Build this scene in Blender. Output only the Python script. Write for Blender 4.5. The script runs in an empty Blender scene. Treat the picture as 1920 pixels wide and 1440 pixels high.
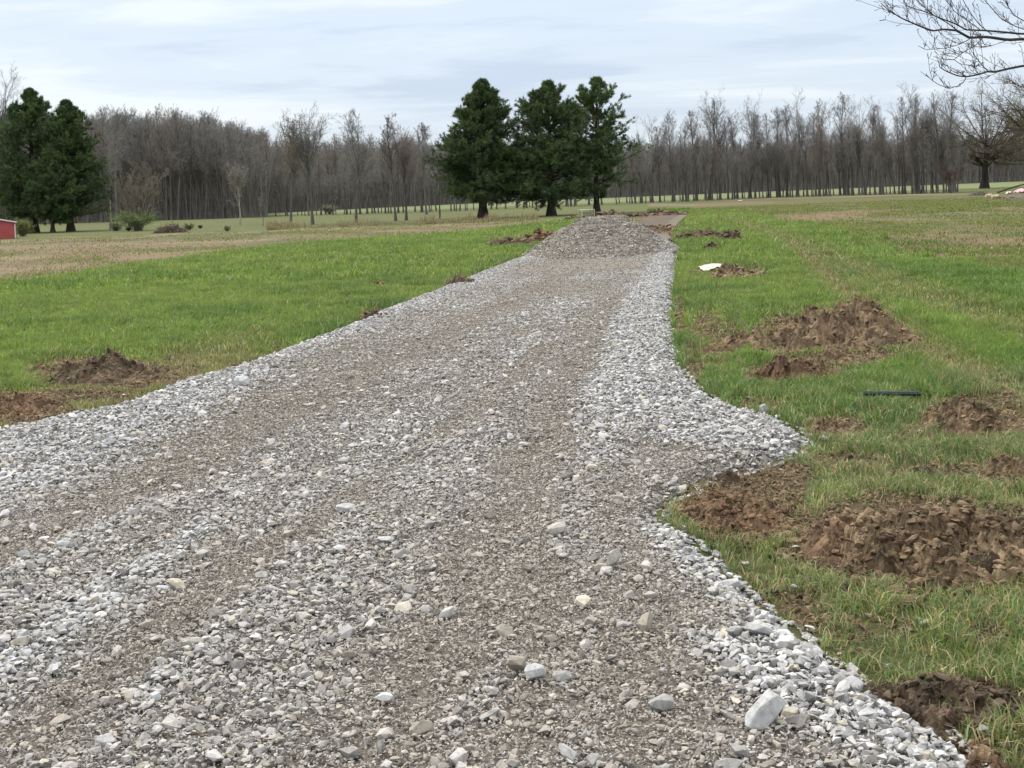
import bpy, math, random
import numpy as np
from mathutils import Matrix, Vector

# ---------------------------------------------------------------- camera, sky, sun, exposure
F, H, P, ROLL = 2600.0, 1.7, 368.0, math.radians(2.2)   # focal length in photo pixels, eye height, horizon row, tilt
scene = bpy.context.scene
scene.render.resolution_x, scene.render.resolution_y = 1024, 768
cam_d = bpy.data.cameras.new('camera')
cam = bpy.data.objects.new('camera', cam_d)
scene.collection.objects.link(cam)
cam.matrix_world = Matrix.Translation((0, 0, H)) @ Matrix.Rotation(math.radians(90), 4, 'X') @ Matrix.Rotation(-ROLL, 4, 'Z')
cam_d.sensor_width = 36.0
cam_d.lens = 36.0 * F / 1920
cam_d.shift_y = (P - 720) / 1920
cam_d.clip_start, cam_d.clip_end = 0.1, 9000
scene.camera = cam

scene.view_settings.view_transform = 'Standard'
scene.view_settings.look = 'None'
scene.view_settings.exposure = 0.85
scene.view_settings.gamma = 1.0

SUN_EL, SUN_AZ = math.radians(52), math.radians(-42)    # azimuth from +Y towards +X
sun_d = bpy.data.lights.new('sun', 'SUN')
sun_d.energy, sun_d.angle, sun_d.color = 1.9, math.radians(10), (1.0, 0.95, 0.88)
sun = bpy.data.objects.new('sun', sun_d)
scene.collection.objects.link(sun)
sdir = Vector((math.sin(SUN_AZ) * math.cos(SUN_EL), math.cos(SUN_AZ) * math.cos(SUN_EL), math.sin(SUN_EL)))
sun.rotation_euler = (-sdir).to_track_quat('-Z', 'Y').to_euler()
sun.location = sdir * 50

world = bpy.data.worlds.new('World')
scene.world = world
world.use_nodes = True
wn, wl = world.node_tree.nodes, world.node_tree.links
wn.clear()
w_out = wn.new('ShaderNodeOutputWorld'); w_bg = wn.new('ShaderNodeBackground')
w_bg.inputs['Strength'].default_value = 0.13
sky = wn.new('ShaderNodeTexSky'); sky.sky_type = 'NISHITA'; sky.sun_disc = False
sky.sun_elevation, sky.sun_rotation = SUN_EL, SUN_AZ
sky.dust_density, sky.air_density = 2.0, 1.0
tc = wn.new('ShaderNodeTexCoord')
sep = wn.new('ShaderNodeSeparateXYZ'); wl.new(tc.outputs['Generated'], sep.inputs[0])
def wmath(op, a, b=None, c=None):
    n = wn.new('ShaderNodeMath'); n.operation = op
    for i, v in enumerate((a, b, c)):
        if v is None: continue
        if isinstance(v, (int, float)): n.inputs[i].default_value = v
        else: wl.new(v, n.inputs[i])
    return n.outputs[0]
zc = wmath('MAXIMUM', sep.outputs['Z'], 0.0)
den = wmath('ADD', zc, 0.16)                        # cloud layer seen in perspective
cx_ = wmath('DIVIDE', sep.outputs['X'], den); cy_ = wmath('DIVIDE', sep.outputs['Y'], den)
comb = wn.new('ShaderNodeCombineXYZ'); wl.new(cx_, comb.inputs[0]); wl.new(cy_, comb.inputs[1])
def wnoise(scale, detail, rough, sx, sy, off, dist=0.3):
    mp = wn.new('ShaderNodeMapping'); mp.inputs['Scale'].default_value = (sx, sy, 1); mp.inputs['Location'].default_value = (off, off * 0.7, off)
    wl.new(comb.outputs[0], mp.inputs[0])
    n = wn.new('ShaderNodeTexNoise'); n.inputs['Scale'].default_value = scale; n.inputs['Detail'].default_value = detail
    n.inputs['Roughness'].default_value = rough; n.inputs['Distortion'].default_value = dist
    wl.new(mp.outputs[0], n.inputs['Vector'])
    return n.outputs['Fac']
def wramp(val, stops):
    r = wn.new('ShaderNodeValToRGB'); wl.new(val, r.inputs[0]); r.color_ramp.interpolation = 'EASE'
    e = r.color_ramp.elements
    e[0].position, e[0].color = stops[0][0], (*stops[0][1], 1)
    e[1].position, e[1].color = stops[-1][0], (*stops[-1][1], 1)
    for p_, c_ in stops[1:-1]:
        k = e.new(p_); k.color = (*c_, 1)
    return r.outputs['Color']
def wmix(fac, a, b):
    m = wn.new('ShaderNodeMix'); m.data_type = 'RGBA'
    for sock, v in ((m.inputs[0], fac), (m.inputs[6], a), (m.inputs[7], b)):
        if isinstance(v, (int, float)): sock.default_value = v
        elif isinstance(v, tuple): sock.default_value = (*v, 1)
        else: wl.new(v, sock)
    return m.outputs[2]
CLD_HI, CLD_MID, CLD_LO = (6.3, 6.9, 7.6), (5.2, 6.0, 7.05), (4.2, 5.0, 6.35)
n1 = wnoise(0.75, 5, 0.55, 0.55, 1.1, 3.1, 0.8)
n2 = wnoise(2.6, 5, 0.6, 0.5, 1.3, 11.7, 0.6)
nn = wmath('ADD', wmath('MULTIPLY', n1, 0.72), wmath('MULTIPLY', n2, 0.28))
clouds = wramp(nn, [(0.38, CLD_LO), (0.48, CLD_MID), (0.57, CLD_HI), (0.70, (6.9, 7.4, 7.9))])
veil = wmath('SUBTRACT', 1.0, wmath('MULTIPLY', zc, 13.0)); veil = wmath('MAXIMUM', veil, 0.0)
clouds = wmix(wmath('MULTIPLY', veil, 0.85), clouds, (6.05, 6.7, 7.35))
lift = wn.new('ShaderNodeMapRange'); lift.interpolation_type = 'SMOOTHSTEP'      # an overcast sky is brightest overhead
lift.inputs[1].default_value, lift.inputs[2].default_value, lift.inputs[3].default_value, lift.inputs[4].default_value = 0.12, 0.75, 0.0, 1.0
wl.new(zc, lift.inputs[0])
low = wmix(1.0, clouds, (0.58, 0.575, 0.565)); low.node.blend_type = 'MULTIPLY'
high = wmix(0.75, clouds, (8.6, 8.5, 8.3))
clouds = wmix(lift.outputs[0], low, high)
skyc = wmix(0.9, sky.outputs['Color'], clouds)
wl.new(skyc, w_bg.inputs['Color']); wl.new(w_bg.outputs[0], w_out.inputs[0])

# ---------------------------------------------------------------- mapping photo pixels <-> the flat ground
CR, SR = math.cos(ROLL), math.sin(ROLL)
def G(px, py):
    u_, v_ = px - 960.0, P - py
    u = u_ * CR + v_ * SR; v = -u_ * SR + v_ * CR
    y = F * H / np.maximum(-v, 0.5)
    return u * y / F, y
def PX(x, y, z=0.0):
    y = np.maximum(y, 0.5)
    u = F * x / y; v = F * (z - H) / y
    return 960 + u * CR - v * SR, P - (u * SR + v * CR)
def at_depth(px, py, y):
    """the point seen at that pixel when it stands y metres ahead"""
    u_, v_ = px - 960.0, P - py
    u = u_ * CR + v_ * SR; v = -u_ * SR + v_ * CR
    return np.array([u * y / F, y, H + v * y / F])
def height_px(px, base_py, top_py):
    x, y = G(px, base_py)
    return x, y, (base_py - top_py) / F * y

# ---------------------------------------------------------------- numpy noise
def _h(ix, iy, s):
    n = (ix.astype(np.int64) * 374761393 + iy.astype(np.int64) * 668265263 + s * 982451653) & 0x7fffffff
    n = ((n ^ (n >> 13)) * 1274126177) & 0x7fffffff
    n = n ^ (n >> 16)
    return (n & 0xffff) / 65535.0
def vnoise(x, y, s=0):
    ix, iy = np.floor(x), np.floor(y)
    fx, fy = x - ix, y - iy
    fx = fx * fx * (3 - 2 * fx); fy = fy * fy * (3 - 2 * fy)
    a, b = _h(ix, iy, s), _h(ix + 1, iy, s)
    c, d = _h(ix, iy + 1, s), _h(ix + 1, iy + 1, s)
    return (a * (1 - fx) + b * fx) * (1 - fy) + (c * (1 - fx) + d * fx) * fy
def fbm(x, y, octv=4, s=0, gain=0.5):
    t = 0; a = 1; w = 0
    for k in range(octv):
        t = t + a * vnoise(x * 2 ** k + 17.3 * k, y * 2 ** k - 9.1 * k, s + k); w += a; a *= gain
    return t / w
def sstep(a, b, x):
    t = np.clip((x - a) / (b - a), 0, 1); return t * t * (3 - 2 * t)

def in_poly(px, py, poly):
    inside = np.zeros(np.shape(px), bool)
    n = len(poly)
    for i in range(n):
        x1, y1 = poly[i]; x2, y2 = poly[(i + 1) % n]
        c = ((y1 > py) != (y2 > py))
        with np.errstate(divide='ignore', invalid='ignore'):
            xi = (x2 - x1) * (py - y1) / ((y2 - y1) if y2 != y1 else 1e-9) + x1
        inside ^= c & (px < xi)
    return inside
def seg_dist(x, y, pts, closed=False):
    d = np.full(np.shape(x), 1e9); n = len(pts)
    for i in range(n if closed else n - 1):
        x1, y1 = pts[i]; x2, y2 = pts[(i + 1) % n]
        dx, dy = x2 - x1, y2 - y1
        t = np.clip(((x - x1) * dx + (y - y1) * dy) / (dx * dx + dy * dy + 1e-12), 0, 1)
        d = np.minimum(d, np.hypot(x - x1 - t * dx, y - y1 - t * dy))
    return d

# ---------------------------------------------------------------- mesh + material helpers
COL = scene.collection
def mesh(name, V, faces, mat=None, col=None, smooth=False):
    """faces: int array (n,3) or (n,4), or a list of such arrays; col: (nverts,3) base colour"""
    if not isinstance(faces, (list, tuple)): faces = [faces]
    faces = [np.asarray(f, np.int32) for f in faces if len(f)]
    V = np.asarray(V, np.float32).reshape(-1, 3)
    me = bpy.data.meshes.new(name)
    me.vertices.add(len(V)); me.vertices.foreach_set('co', V.ravel())
    nl = sum(f.size for f in faces); nf = sum(len(f) for f in faces)
    me.loops.add(nl); me.polygons.add(nf)
    me.loops.foreach_set('vertex_index', np.concatenate([f.ravel() for f in faces]))
    tot = np.concatenate([np.full(len(f), f.shape[1], np.int32) for f in faces])
    st = np.zeros(nf, np.int32); st[1:] = np.cumsum(tot)[:-1]
    me.polygons.foreach_set('loop_start', st)
    try: me.polygons.foreach_set('loop_total', tot)
    except Exception: pass
    me.update(calc_edges=True)
    me.polygons.foreach_set('use_smooth', np.full(nf, smooth, bool))
    if col is not None:
        a = me.attributes.new('tint', 'FLOAT_COLOR', 'POINT')
        c4 = np.ones((len(V), 4), np.float32); c4[:, :3] = col
        a.data.foreach_set('color', c4.ravel())
    if mat: me.materials.append(mat)
    return me
def put(name, me, parent=None, loc=None):
    o = bpy.data.objects.new(name, me); COL.objects.link(o)
    if parent: o.parent = parent
    if loc is not None: o.location = loc
    return o
def tag(o, label=None, cat=None, group=None, kind=None):
    if label: o['label'] = label
    if cat: o['category'] = cat
    if group: o['group'] = group
    if kind: o['kind'] = kind
    return o
def copy_thing(o, loc=None, rz=None, scale=None):
    c = o.copy(); COL.objects.link(c)
    for ch in o.children:
        d = ch.copy(); COL.objects.link(d); d.parent = c
    if loc is not None: c.location = loc
    if rz is not None: c.rotation_euler = (0, 0, rz)
    if scale is not None: c.scale = (scale if isinstance(scale, (tuple, list)) else (scale,) * 3)
    return c

class M:
    def __init__(s, name, rough=0.8, spec=0.3):
        s.m = bpy.data.materials.new(name); s.m.use_nodes = True
        s.n, s.l = s.m.node_tree.nodes, s.m.node_tree.links
        s.b = s.n['Principled BSDF']; s.b.inputs['Roughness'].default_value = rough
        s.b.inputs['Specular IOR Level'].default_value = spec
    def _in(s, sock, v):
        if isinstance(v, (int, float)): sock.default_value = v
        elif isinstance(v, tuple): sock.default_value = (*v, 1) if len(v) == 3 and sock.type == 'RGBA' else v
        else: s.l.new(v, sock)
    def coord(s, kind='Object', scale=(1, 1, 1)):
        t = s.n.new('ShaderNodeTexCoord'); mp = s.n.new('ShaderNodeMapping'); mp.inputs['Scale'].default_value = scale
        s.l.new(t.outputs[kind], mp.inputs[0]); return mp.outputs[0]
    def noise(s, scale, detail=4, rough=0.55, vec=None, dist=0.0):
        n = s.n.new('ShaderNodeTexNoise'); n.inputs['Scale'].default_value = scale; n.inputs['Detail'].default_value = detail
        n.inputs['Roughness'].default_value = rough; n.inputs['Distortion'].default_value = dist
        s.l.new(vec if vec is not None else s.coord(), n.inputs['Vector']); return n.outputs['Fac']
    def voro(s, scale, vec=None, feature='F1', out='Distance'):
        n = s.n.new('ShaderNodeTexVoronoi'); n.inputs['Scale'].default_value = scale; n.feature = feature
        s.l.new(vec if vec is not None else s.coord(), n.inputs['Vector']); return n.outputs[out]
    def ramp(s, val, stops):
        r = s.n.new('ShaderNodeValToRGB'); s.l.new(val, r.inputs[0]); e = r.color_ramp.elements
        e[0].position, e[0].color = stops[0][0], (*stops[0][1], 1); e[1].position, e[1].color = stops[-1][0], (*stops[-1][1], 1)
        for p_, c_ in stops[1:-1]:
            k = e.new(p_); k.color = (*c_, 1)
        return r.outputs['Color']
    def mix(s, fac, a, b, mode='MIX'):
        m = s.n.new('ShaderNodeMix'); m.data_type = 'RGBA'; m.blend_type = mode
        s._in(m.inputs[0], fac); s._in(m.inputs[6], a); s._in(m.inputs[7], b); return m.outputs[2]
    def math(s, op, a, b=0.0):
        n = s.n.new('ShaderNodeMath'); n.operation = op; s._in(n.inputs[0], a); s._in(n.inputs[1], b); return n.outputs[0]
    def attr(s, name='tint', out='Color'):
        a = s.n.new('ShaderNodeAttribute'); a.attribute_name = name; return a.outputs[out]
    def color(s, c): s._in(s.b.inputs['Base Color'], c); return s
    def bump(s, h, strength=0.5, dist=0.02):
        b = s.n.new('ShaderNodeBump'); b.inputs['Strength'].default_value = strength; b.inputs['Distance'].default_value = dist
        s.l.new(h, b.inputs['Height']); s.l.new(b.outputs[0], s.b.inputs['Normal']); return s
def G3(v): return (v, v, v)

# bark, needles, blades, stones: base colour comes from the thing's own 'tint', varied by noise
m = M('stone_mat', 0.85, 0.25); v = m.coord()
m.color(m.mix(1.0, m.attr(), m.ramp(m.noise(38, 8, 0.75, v), [(0.32, G3(0.58)), (0.5, G3(0.95)), (0.7, G3(1.18))]), 'MULTIPLY')).bump(m.noise(90, 8, 0.7, v), 0.6, 0.006); MAT_STONE = m.m
m = M('blade_mat', 0.6, 0.3); m.color(m.attr()); MAT_BLADE = m.m
tr = m.n.new('ShaderNodeBsdfTranslucent'); ms = m.n.new('ShaderNodeMixShader'); ms.inputs[0].default_value = 0.35
m.l.new(m.attr(), tr.inputs[0]); m.l.new(m.b.outputs[0], ms.inputs[1]); m.l.new(tr.outputs[0], ms.inputs[2]); m.l.new(ms.outputs[0], m.n['Material Output'].inputs[0])
m = M('needle_mat', 0.7, 0.25); m.color(m.attr()); MAT_NEEDLE = m.m
m = M('bark_mat', 0.9, 0.15); m.color(m.mix(1.0, m.attr(), m.ramp(m.noise(3.0, 5, 0.7, m.coord('Object', (1, 1, 0.3))), [(0.3, G3(0.6)), (0.7, G3(1.3))]), 'MULTIPLY')); MAT_BARK = m.m
m = M('twig_mat', 0.9, 0.1); m.color(m.attr()); MAT_TWIG = m.m

def soil_material(name, dark, mid, light, wet=0.85):
    m = M(name, wet, 0.25); v = m.coord()
    c = m.ramp(m.noise(7, 8, 0.68, v, 0.4), [(0.32, dark), (0.5, mid), (0.68, light)])
    c = m.mix(m.ramp(m.noise(38, 5, 0.7, v), [(0.5, G3(0)), (0.75, G3(0.8))]), c, light)
    c = m.mix(m.ramp(m.voro(60, v), [(0.0, G3(0.35)), (0.16, G3(0))]), c, dark)
    c = m.mix(1.0, c, m.ramp(m.noise(2.2, 4, 0.6, v, 0.6), [(0.36, G3(0.42)), (0.5, G3(0.9)), (0.66, G3(1.2))]), 'MULTIPLY')
    h = m.math('ADD', m.noise(24, 8, 0.75, v), m.math('MULTIPLY', m.noise(90, 4, 0.7, v), 0.4))
    m.color(c).bump(h, 0.9, 0.035); return m.m
SOIL = soil_material('soil_brown', (0.095, 0.061, 0.034), (0.245, 0.165, 0.094), (0.43, 0.32, 0.20))
SOIL_RED = soil_material('soil_reddish', (0.085, 0.050, 0.029), (0.225, 0.135, 0.076), (0.40, 0.265, 0.165))
SOIL_DARK = soil_material('soil_dark', (0.055, 0.037, 0.023), (0.140, 0.095, 0.060), (0.27, 0.195, 0.13))

# ================================================================ ROAD OUTLINE (traced, then laid on the ground)
LEFT = [(-700, 1010), (-300, 880), (-120, 842), (0, 815), (130, 785), (200, 775), (330, 722), (420, 700), (520, 665), (640, 620), (700, 592), (770, 565), (860, 530), (930, 500), (985, 482), (1012, 470), (1040, 458)]
RIGHT = [(1262, 458), (1268, 480), (1266, 500), (1262, 540), (1258, 600), (1262, 640), (1275, 690), (1310, 730), (1370, 764), (1430, 782), (1470, 793), (1500, 812), (1510, 832), (1480, 860), (1420, 883), (1370, 893), (1330, 905), (1296, 930), (1255, 955), (1245, 985), (1290, 1010), (1350, 1062), (1400, 1110), (1450, 1150), (1490, 1185), (1530, 1220), (1600, 1268), (1660, 1310), (1740, 1352), (1800, 1392), (1850, 1440), (1960, 1560), (2100, 1800)]
def dense(poly, n=4):
    out = []
    for (a, b) in zip(poly[:-1], poly[1:]):
        for k in range(n): out.append((a[0] + (b[0] - a[0]) * k / n, a[1] + (b[1] - a[1]) * k / n))
    out.append(poly[-1]); return out
ROAD = [tuple(float(c) for c in G(*p)) for p in dense(RIGHT, 2)] + [(-9.0, 1.9)] + [tuple(float(c) for c in G(*p)) for p in dense(LEFT, 2)]
EDGE = ROAD
def road_sd(x, y):
    """metres inside the road edge (negative outside), edge roughened"""
    xs = x + 0.10 * (fbm(x * 2.3, y * 2.3, 3, 5) - 0.5) + 0.05 * (vnoise(x * 9, y * 9, 8) - 0.5)
    ys = y + 0.16 * (fbm(x * 2.1 + 50, y * 2.1, 3, 6) - 0.5)
    d = seg_dist(xs, ys, EDGE, True)
    return np.where(in_poly(xs, ys, ROAD), d, -d)

# clean pale loose stone lies in streaks; packed beige-brown fines lie in the wheel tracks
def wpl(pts): return [tuple(float(c) for c in G(*p)) for p in pts]
WHITE = [(wpl([(-300, 930), (0, 855), (200, 795), (430, 715), (660, 625), (880, 535), (1000, 484)]), 0.36, 0.75),
         (wpl([(-200, 1000), (0, 930), (130, 880), (300, 800), (480, 720)]), 0.32, 0.7),
         (wpl([(1262, 470), (1235, 530), (1205, 600), (1180, 680), (1190, 760)]), 0.36, 1.1),
         (wpl([(1258, 560), (1245, 640), (1260, 720), (1330, 780), (1420, 810), (1490, 828)]), 0.30, 1.1),
         (wpl([(1190, 760), (1300, 830), (1420, 850)]), 0.30, 1.0),
         (wpl([(1150, 700), (1110, 780), (1130, 880)]), 0.16, 0.6),
         (wpl([(1230, 990), (1330, 1075), (1450, 1180), (1560, 1290), (1700, 1390), (1800, 1470)]), 0.12, 0.9),
         (wpl([(1380, 1240), (1480, 1320), (1620, 1390), (1750, 1480)]), 0.17, 1.0),
         (wpl([(-100, 1340), (80, 1240), (230, 1130), (330, 1050), (420, 990)]), 0.10, 0.75),
         (wpl([(-60, 1150), (120, 1050), (300, 960)]), 0.12, 0.45),
         (wpl([(820, 1420), (900, 1340), (960, 1270)]), 0.08, 0.6),
         (wpl([(280, 1330), (400, 1230), (500, 1140)]), 0.06, 0.5),
         (wpl([(560, 990), (760, 860), (900, 760), (1010, 640)]), 0.13, 0.35)]
BROWN = [(wpl([(-100, 1120), (120, 1010), (330, 900), (620, 740), (860, 625), (1060, 520)]), 0.28, 0.8),
         (wpl([(60, 1420), (200, 1290), (420, 1120), (640, 960), (860, 800), (1020, 660)]), 0.13, 0.8),
         (wpl([(760, 1440), (860, 1200), (980, 950), (1050, 800), (1090, 700), (1150, 560)]), 0.22, 0.7),
         (wpl([(1230, 1440), (1200, 1240), (1180, 1060), (1150, 930)]), 0.16, 0.6),
         (wpl([(1000, 1440), (1010, 1250), (1040, 1080)]), 0.10, 0.5),
         (wpl([(1000, 500), (1200, 505)]), 1.6, 0.7)]
def whiteness(x, y):
    w = 0.36 + 0.8 * (fbm(x * 1.3, y * 0.6, 4, 21) - 0.5)
    for p, wd, k in WHITE: w = w + k * np.exp(-(seg_dist(x, y, p) / wd) ** 2) * (0.55 + 0.9 * fbm(x * 2.2, y * 1.4, 3, 33)) * 0.8
    for p, wd, k in BROWN: w = w - k * 0.56 * np.exp(-(seg_dist(x, y, p) / wd) ** 2)
    return np.clip(w, 0, 1)
def road_z(x, y, sd=None):
    if sd is None: sd = road_sd(x, y)
    z = -0.05 + 0.10 * sstep(-0.06, 0.22, sd)
    return z + sstep(0, 0.3, sd) * (0.035 * (fbm(x * 1.3, y * 0.5, 3, 71) - 0.5) + 0.03 * (fbm(x * 7, y * 7, 3, 72) - 0.5)) + 0.02 * sstep(0.0, 0.1, sd)

# ================================================================ GROUND ZONES (in photo pixels)
# left: lawn / stubble field / dry strip / mown lawn; right: lawn / rough field
def line_y(px, pts):
    xs, ys = zip(*pts); return np.interp(px, xs, ys)
L_LAWN = [(-900, 700), (0, 535), (250, 498), (500, 462), (700, 447), (850, 437), (1000, 421), (1060, 414), (1180, 408)]
L_STUB = [(-900, 500), (0, 450), (480, 433), (760, 423), (960, 414), (1100, 407), (1200, 402)]
L_WOOD = [(-900, 430), (0, 421), (480, 408), (620, 404), (960, 391), (1200, 382), (1440, 371), (1800, 361), (3000, 330)]
R_LAWN = [(1290, 392), (1400, 398), (1500, 420), (1600, 450), (1720, 485), (1920, 500), (2400, 540), (3600, 650)]
DIRT = [(150, 745, 120, 16, 0.6), (280, 712, 90, 18, 0.5), (90, 740, 60, 14, .5), (520, 655, 40, 10, .4), (1500, 1130, 60, 30, .55), (1640, 1180, 90, 30, .45), (1850, 1190, 60, 30, .4), (1650, 940, 60, 20, .5), (1600, 870, 90, 22, .45),   # cx, cy, rx, ry, strength: bare or muddy earth
    (1560, 640, 175, 70, 0.75), (1340, 640, 70, 75, 0.5), (1480, 700, 100, 30, 0.8), (1840, 775, 130, 45, 0.7), (1570, 800, 75, 25, 0.75), (1700, 815, 60, 12, 0.5),
    (1760, 880, 130, 16, 0.6), (1890, 890, 60, 26, 0.7), (1740, 1015, 290, 100, 1.0), (1390, 955, 135, 75, 0.9), (1780, 1320, 190, 48, 1.0), (1560, 1300, 90, 20, 0.5),
    (1400, 1110, 80, 45, 0.45), (1520, 1170, 70, 50, 0.45), (1610, 1220, 60, 25, 0.4), (1420, 890, 110, 30, 0.7), (1850, 1420, 60, 24, 0.8), (1300, 690, 26, 70, 0.6), (1272, 600, 16, 50, 0.6), (1420, 760, 80, 18, 0.4),
    (190, 700, 165, 36, 0.8), (40, 770, 110, 38, 0.85), (330, 690, 60, 30, 0.35), (710, 537, 28, 6, 0.8), (715, 595, 42, 14, 0.8), (860, 532, 34, 12, 0.8), (975, 452, 75, 10, 0.7),
    (1390, 512, 62, 12, 0.9), (1330, 442, 68, 7, 0.9), (1338, 468, 22, 5, 0.8), (1205, 412, 55, 9, 0.9), (1180, 404, 60, 4, 0.9), (640, 634, 20, 8, 0.5), (430, 690, 20, 6, .4)]
FPATCH = [(1560, 404, 110, 4, .8), (1700, 415, 160, 6, .6), (1830, 425, 110, 6, .7), (1800, 462, 120, 7, .7), (1700, 478, 80, 6, .6), (150, 470, 200, 7, .6), (330, 455, 220, 5, .6), (120, 520, 120, 8, .6), (650, 446, 130, 4, .6), (1500, 412, 90, 9, .9), (1600, 428, 70, 6, .6), (1750, 440, 150, 9, .75), (1880, 452, 110, 12, .9), (1640, 398, 120, 4, .5), (1890, 392, 60, 7, .9), (1770, 486, 60, 9, .9), (1850, 480, 90, 8, .7), (1650, 462, 90, 8, .5), (1440, 392, 60, 3, .6),
          (780, 434, 170, 4, .9), (560, 442, 160, 5, .7), (880, 424, 120, 2.5, .7), (250, 478, 260, 9, .7), (60, 500, 160, 12, .6), (420, 460, 160, 6, .5)]
def field_patch(px, py):
    px = px + 60 * (fbm(px / 80, py / 9, 4, 211) - 0.5); py = py + 14 * (fbm(px / 60, py / 8, 4, 212) - 0.5)
    d = np.zeros(np.shape(px))
    for cx, cy, rx, ry, s in FPATCH: d = np.maximum(d, s * (1 - sstep(0.35, 1.25, np.hypot((px - cx) / rx, (py - cy) / ry))))
    return d
def dirt_mask(px, py):
    px = px + 46 * (fbm(px / 60, py / 22, 4, 201) - 0.5) * np.clip((py - 430) / 300, 0.1, 1.5); py = py + 20 * (fbm(px / 50, py / 20, 4, 202) - 0.5) * np.clip((py - 430) / 300, 0.1, 1.5)
    d = np.zeros(np.shape(px))
    for cx, cy, rx, ry, s in DIRT:
        r = np.hypot((px - cx) / rx, (py - cy) / ry)
        d = np.maximum(d, s * (1 - sstep(0.55, 1.15, r)))
    return d
def dry_mask(x, y, px, py):
    """yellowed or trampled grass"""
    left = px < 1130
    ve = 1.0 * (1 - sstep(25, 85, line_y(px, sorted(LEFT)) - py)) * (1 - sstep(400, 560, px)) * (py > 600) * left * (0.45 + 1.0 * fbm(x * 1.6, y * 1.6, 3, 55))      # trampled verge by the road
    st = np.zeros(np.shape(px))
    for p, w, k in STREAK: st = np.maximum(st, k * np.exp(-(seg_dist(x, y, p) / w) ** 2))
    rn = (~left) * 0.55 * sstep(700, 900, py)
    return np.clip(np.maximum(np.maximum(ve, st), rn), 0, 1)
TRACK_PX = [(1195, 470), (1190, 440), (1198, 415), (1212, 398), (1293, 398), (1286, 412), (1272, 425), (1262, 442), (1262, 470)]
STREAK = [(wpl([(1480, 450), (1560, 520), (1650, 600), (1760, 670), (1910, 740)]), 0.25, 1.0), (wpl([(1400, 420), (1600, 500), (1800, 580), (2000, 640)]), 0.45, 0.6), (wpl([(1350, 404), (1480, 450), (1620, 520), (1700, 560)]), 0.5, 0.5),
          (wpl([(1720, 690), (1840, 760), (1920, 800)]), 0.1, 0.3)]
def zone(x, y):
    """0 lawn, 1 stubble/rough field, 2 mown lawn or far meadow, 3 woodland floor"""
    px, py = PX(x, y)
    q = py + 7 * (fbm(x * 0.25, y * 0.25, 3, 44) - 0.5) * np.clip((py - 380) / 60, 0.05, 1.2)
    z = np.zeros(np.shape(px), np.int8)
    left = px < 1215
    z[left & (q < line_y(px, L_LAWN))] = 1
    z[left & (q < line_y(px, L_STUB))] = 2
    r = ~left & (q < line_y(px, R_LAWN) + np.clip((py - 390) / 60, 0, 1) * (55 * (fbm(x * 0.3, y * 0.12, 4, 45) - 0.5) + 26 * (vnoise(x * 1.6, y * 0.8, 46) - 0.5)))
    z[r] = 1
    z[q < line_y(px, L_WOOD)] = 2
    z[(px < 500) & (q < line_y(px, L_WOOD))] = 3
    return z, px, py

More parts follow.
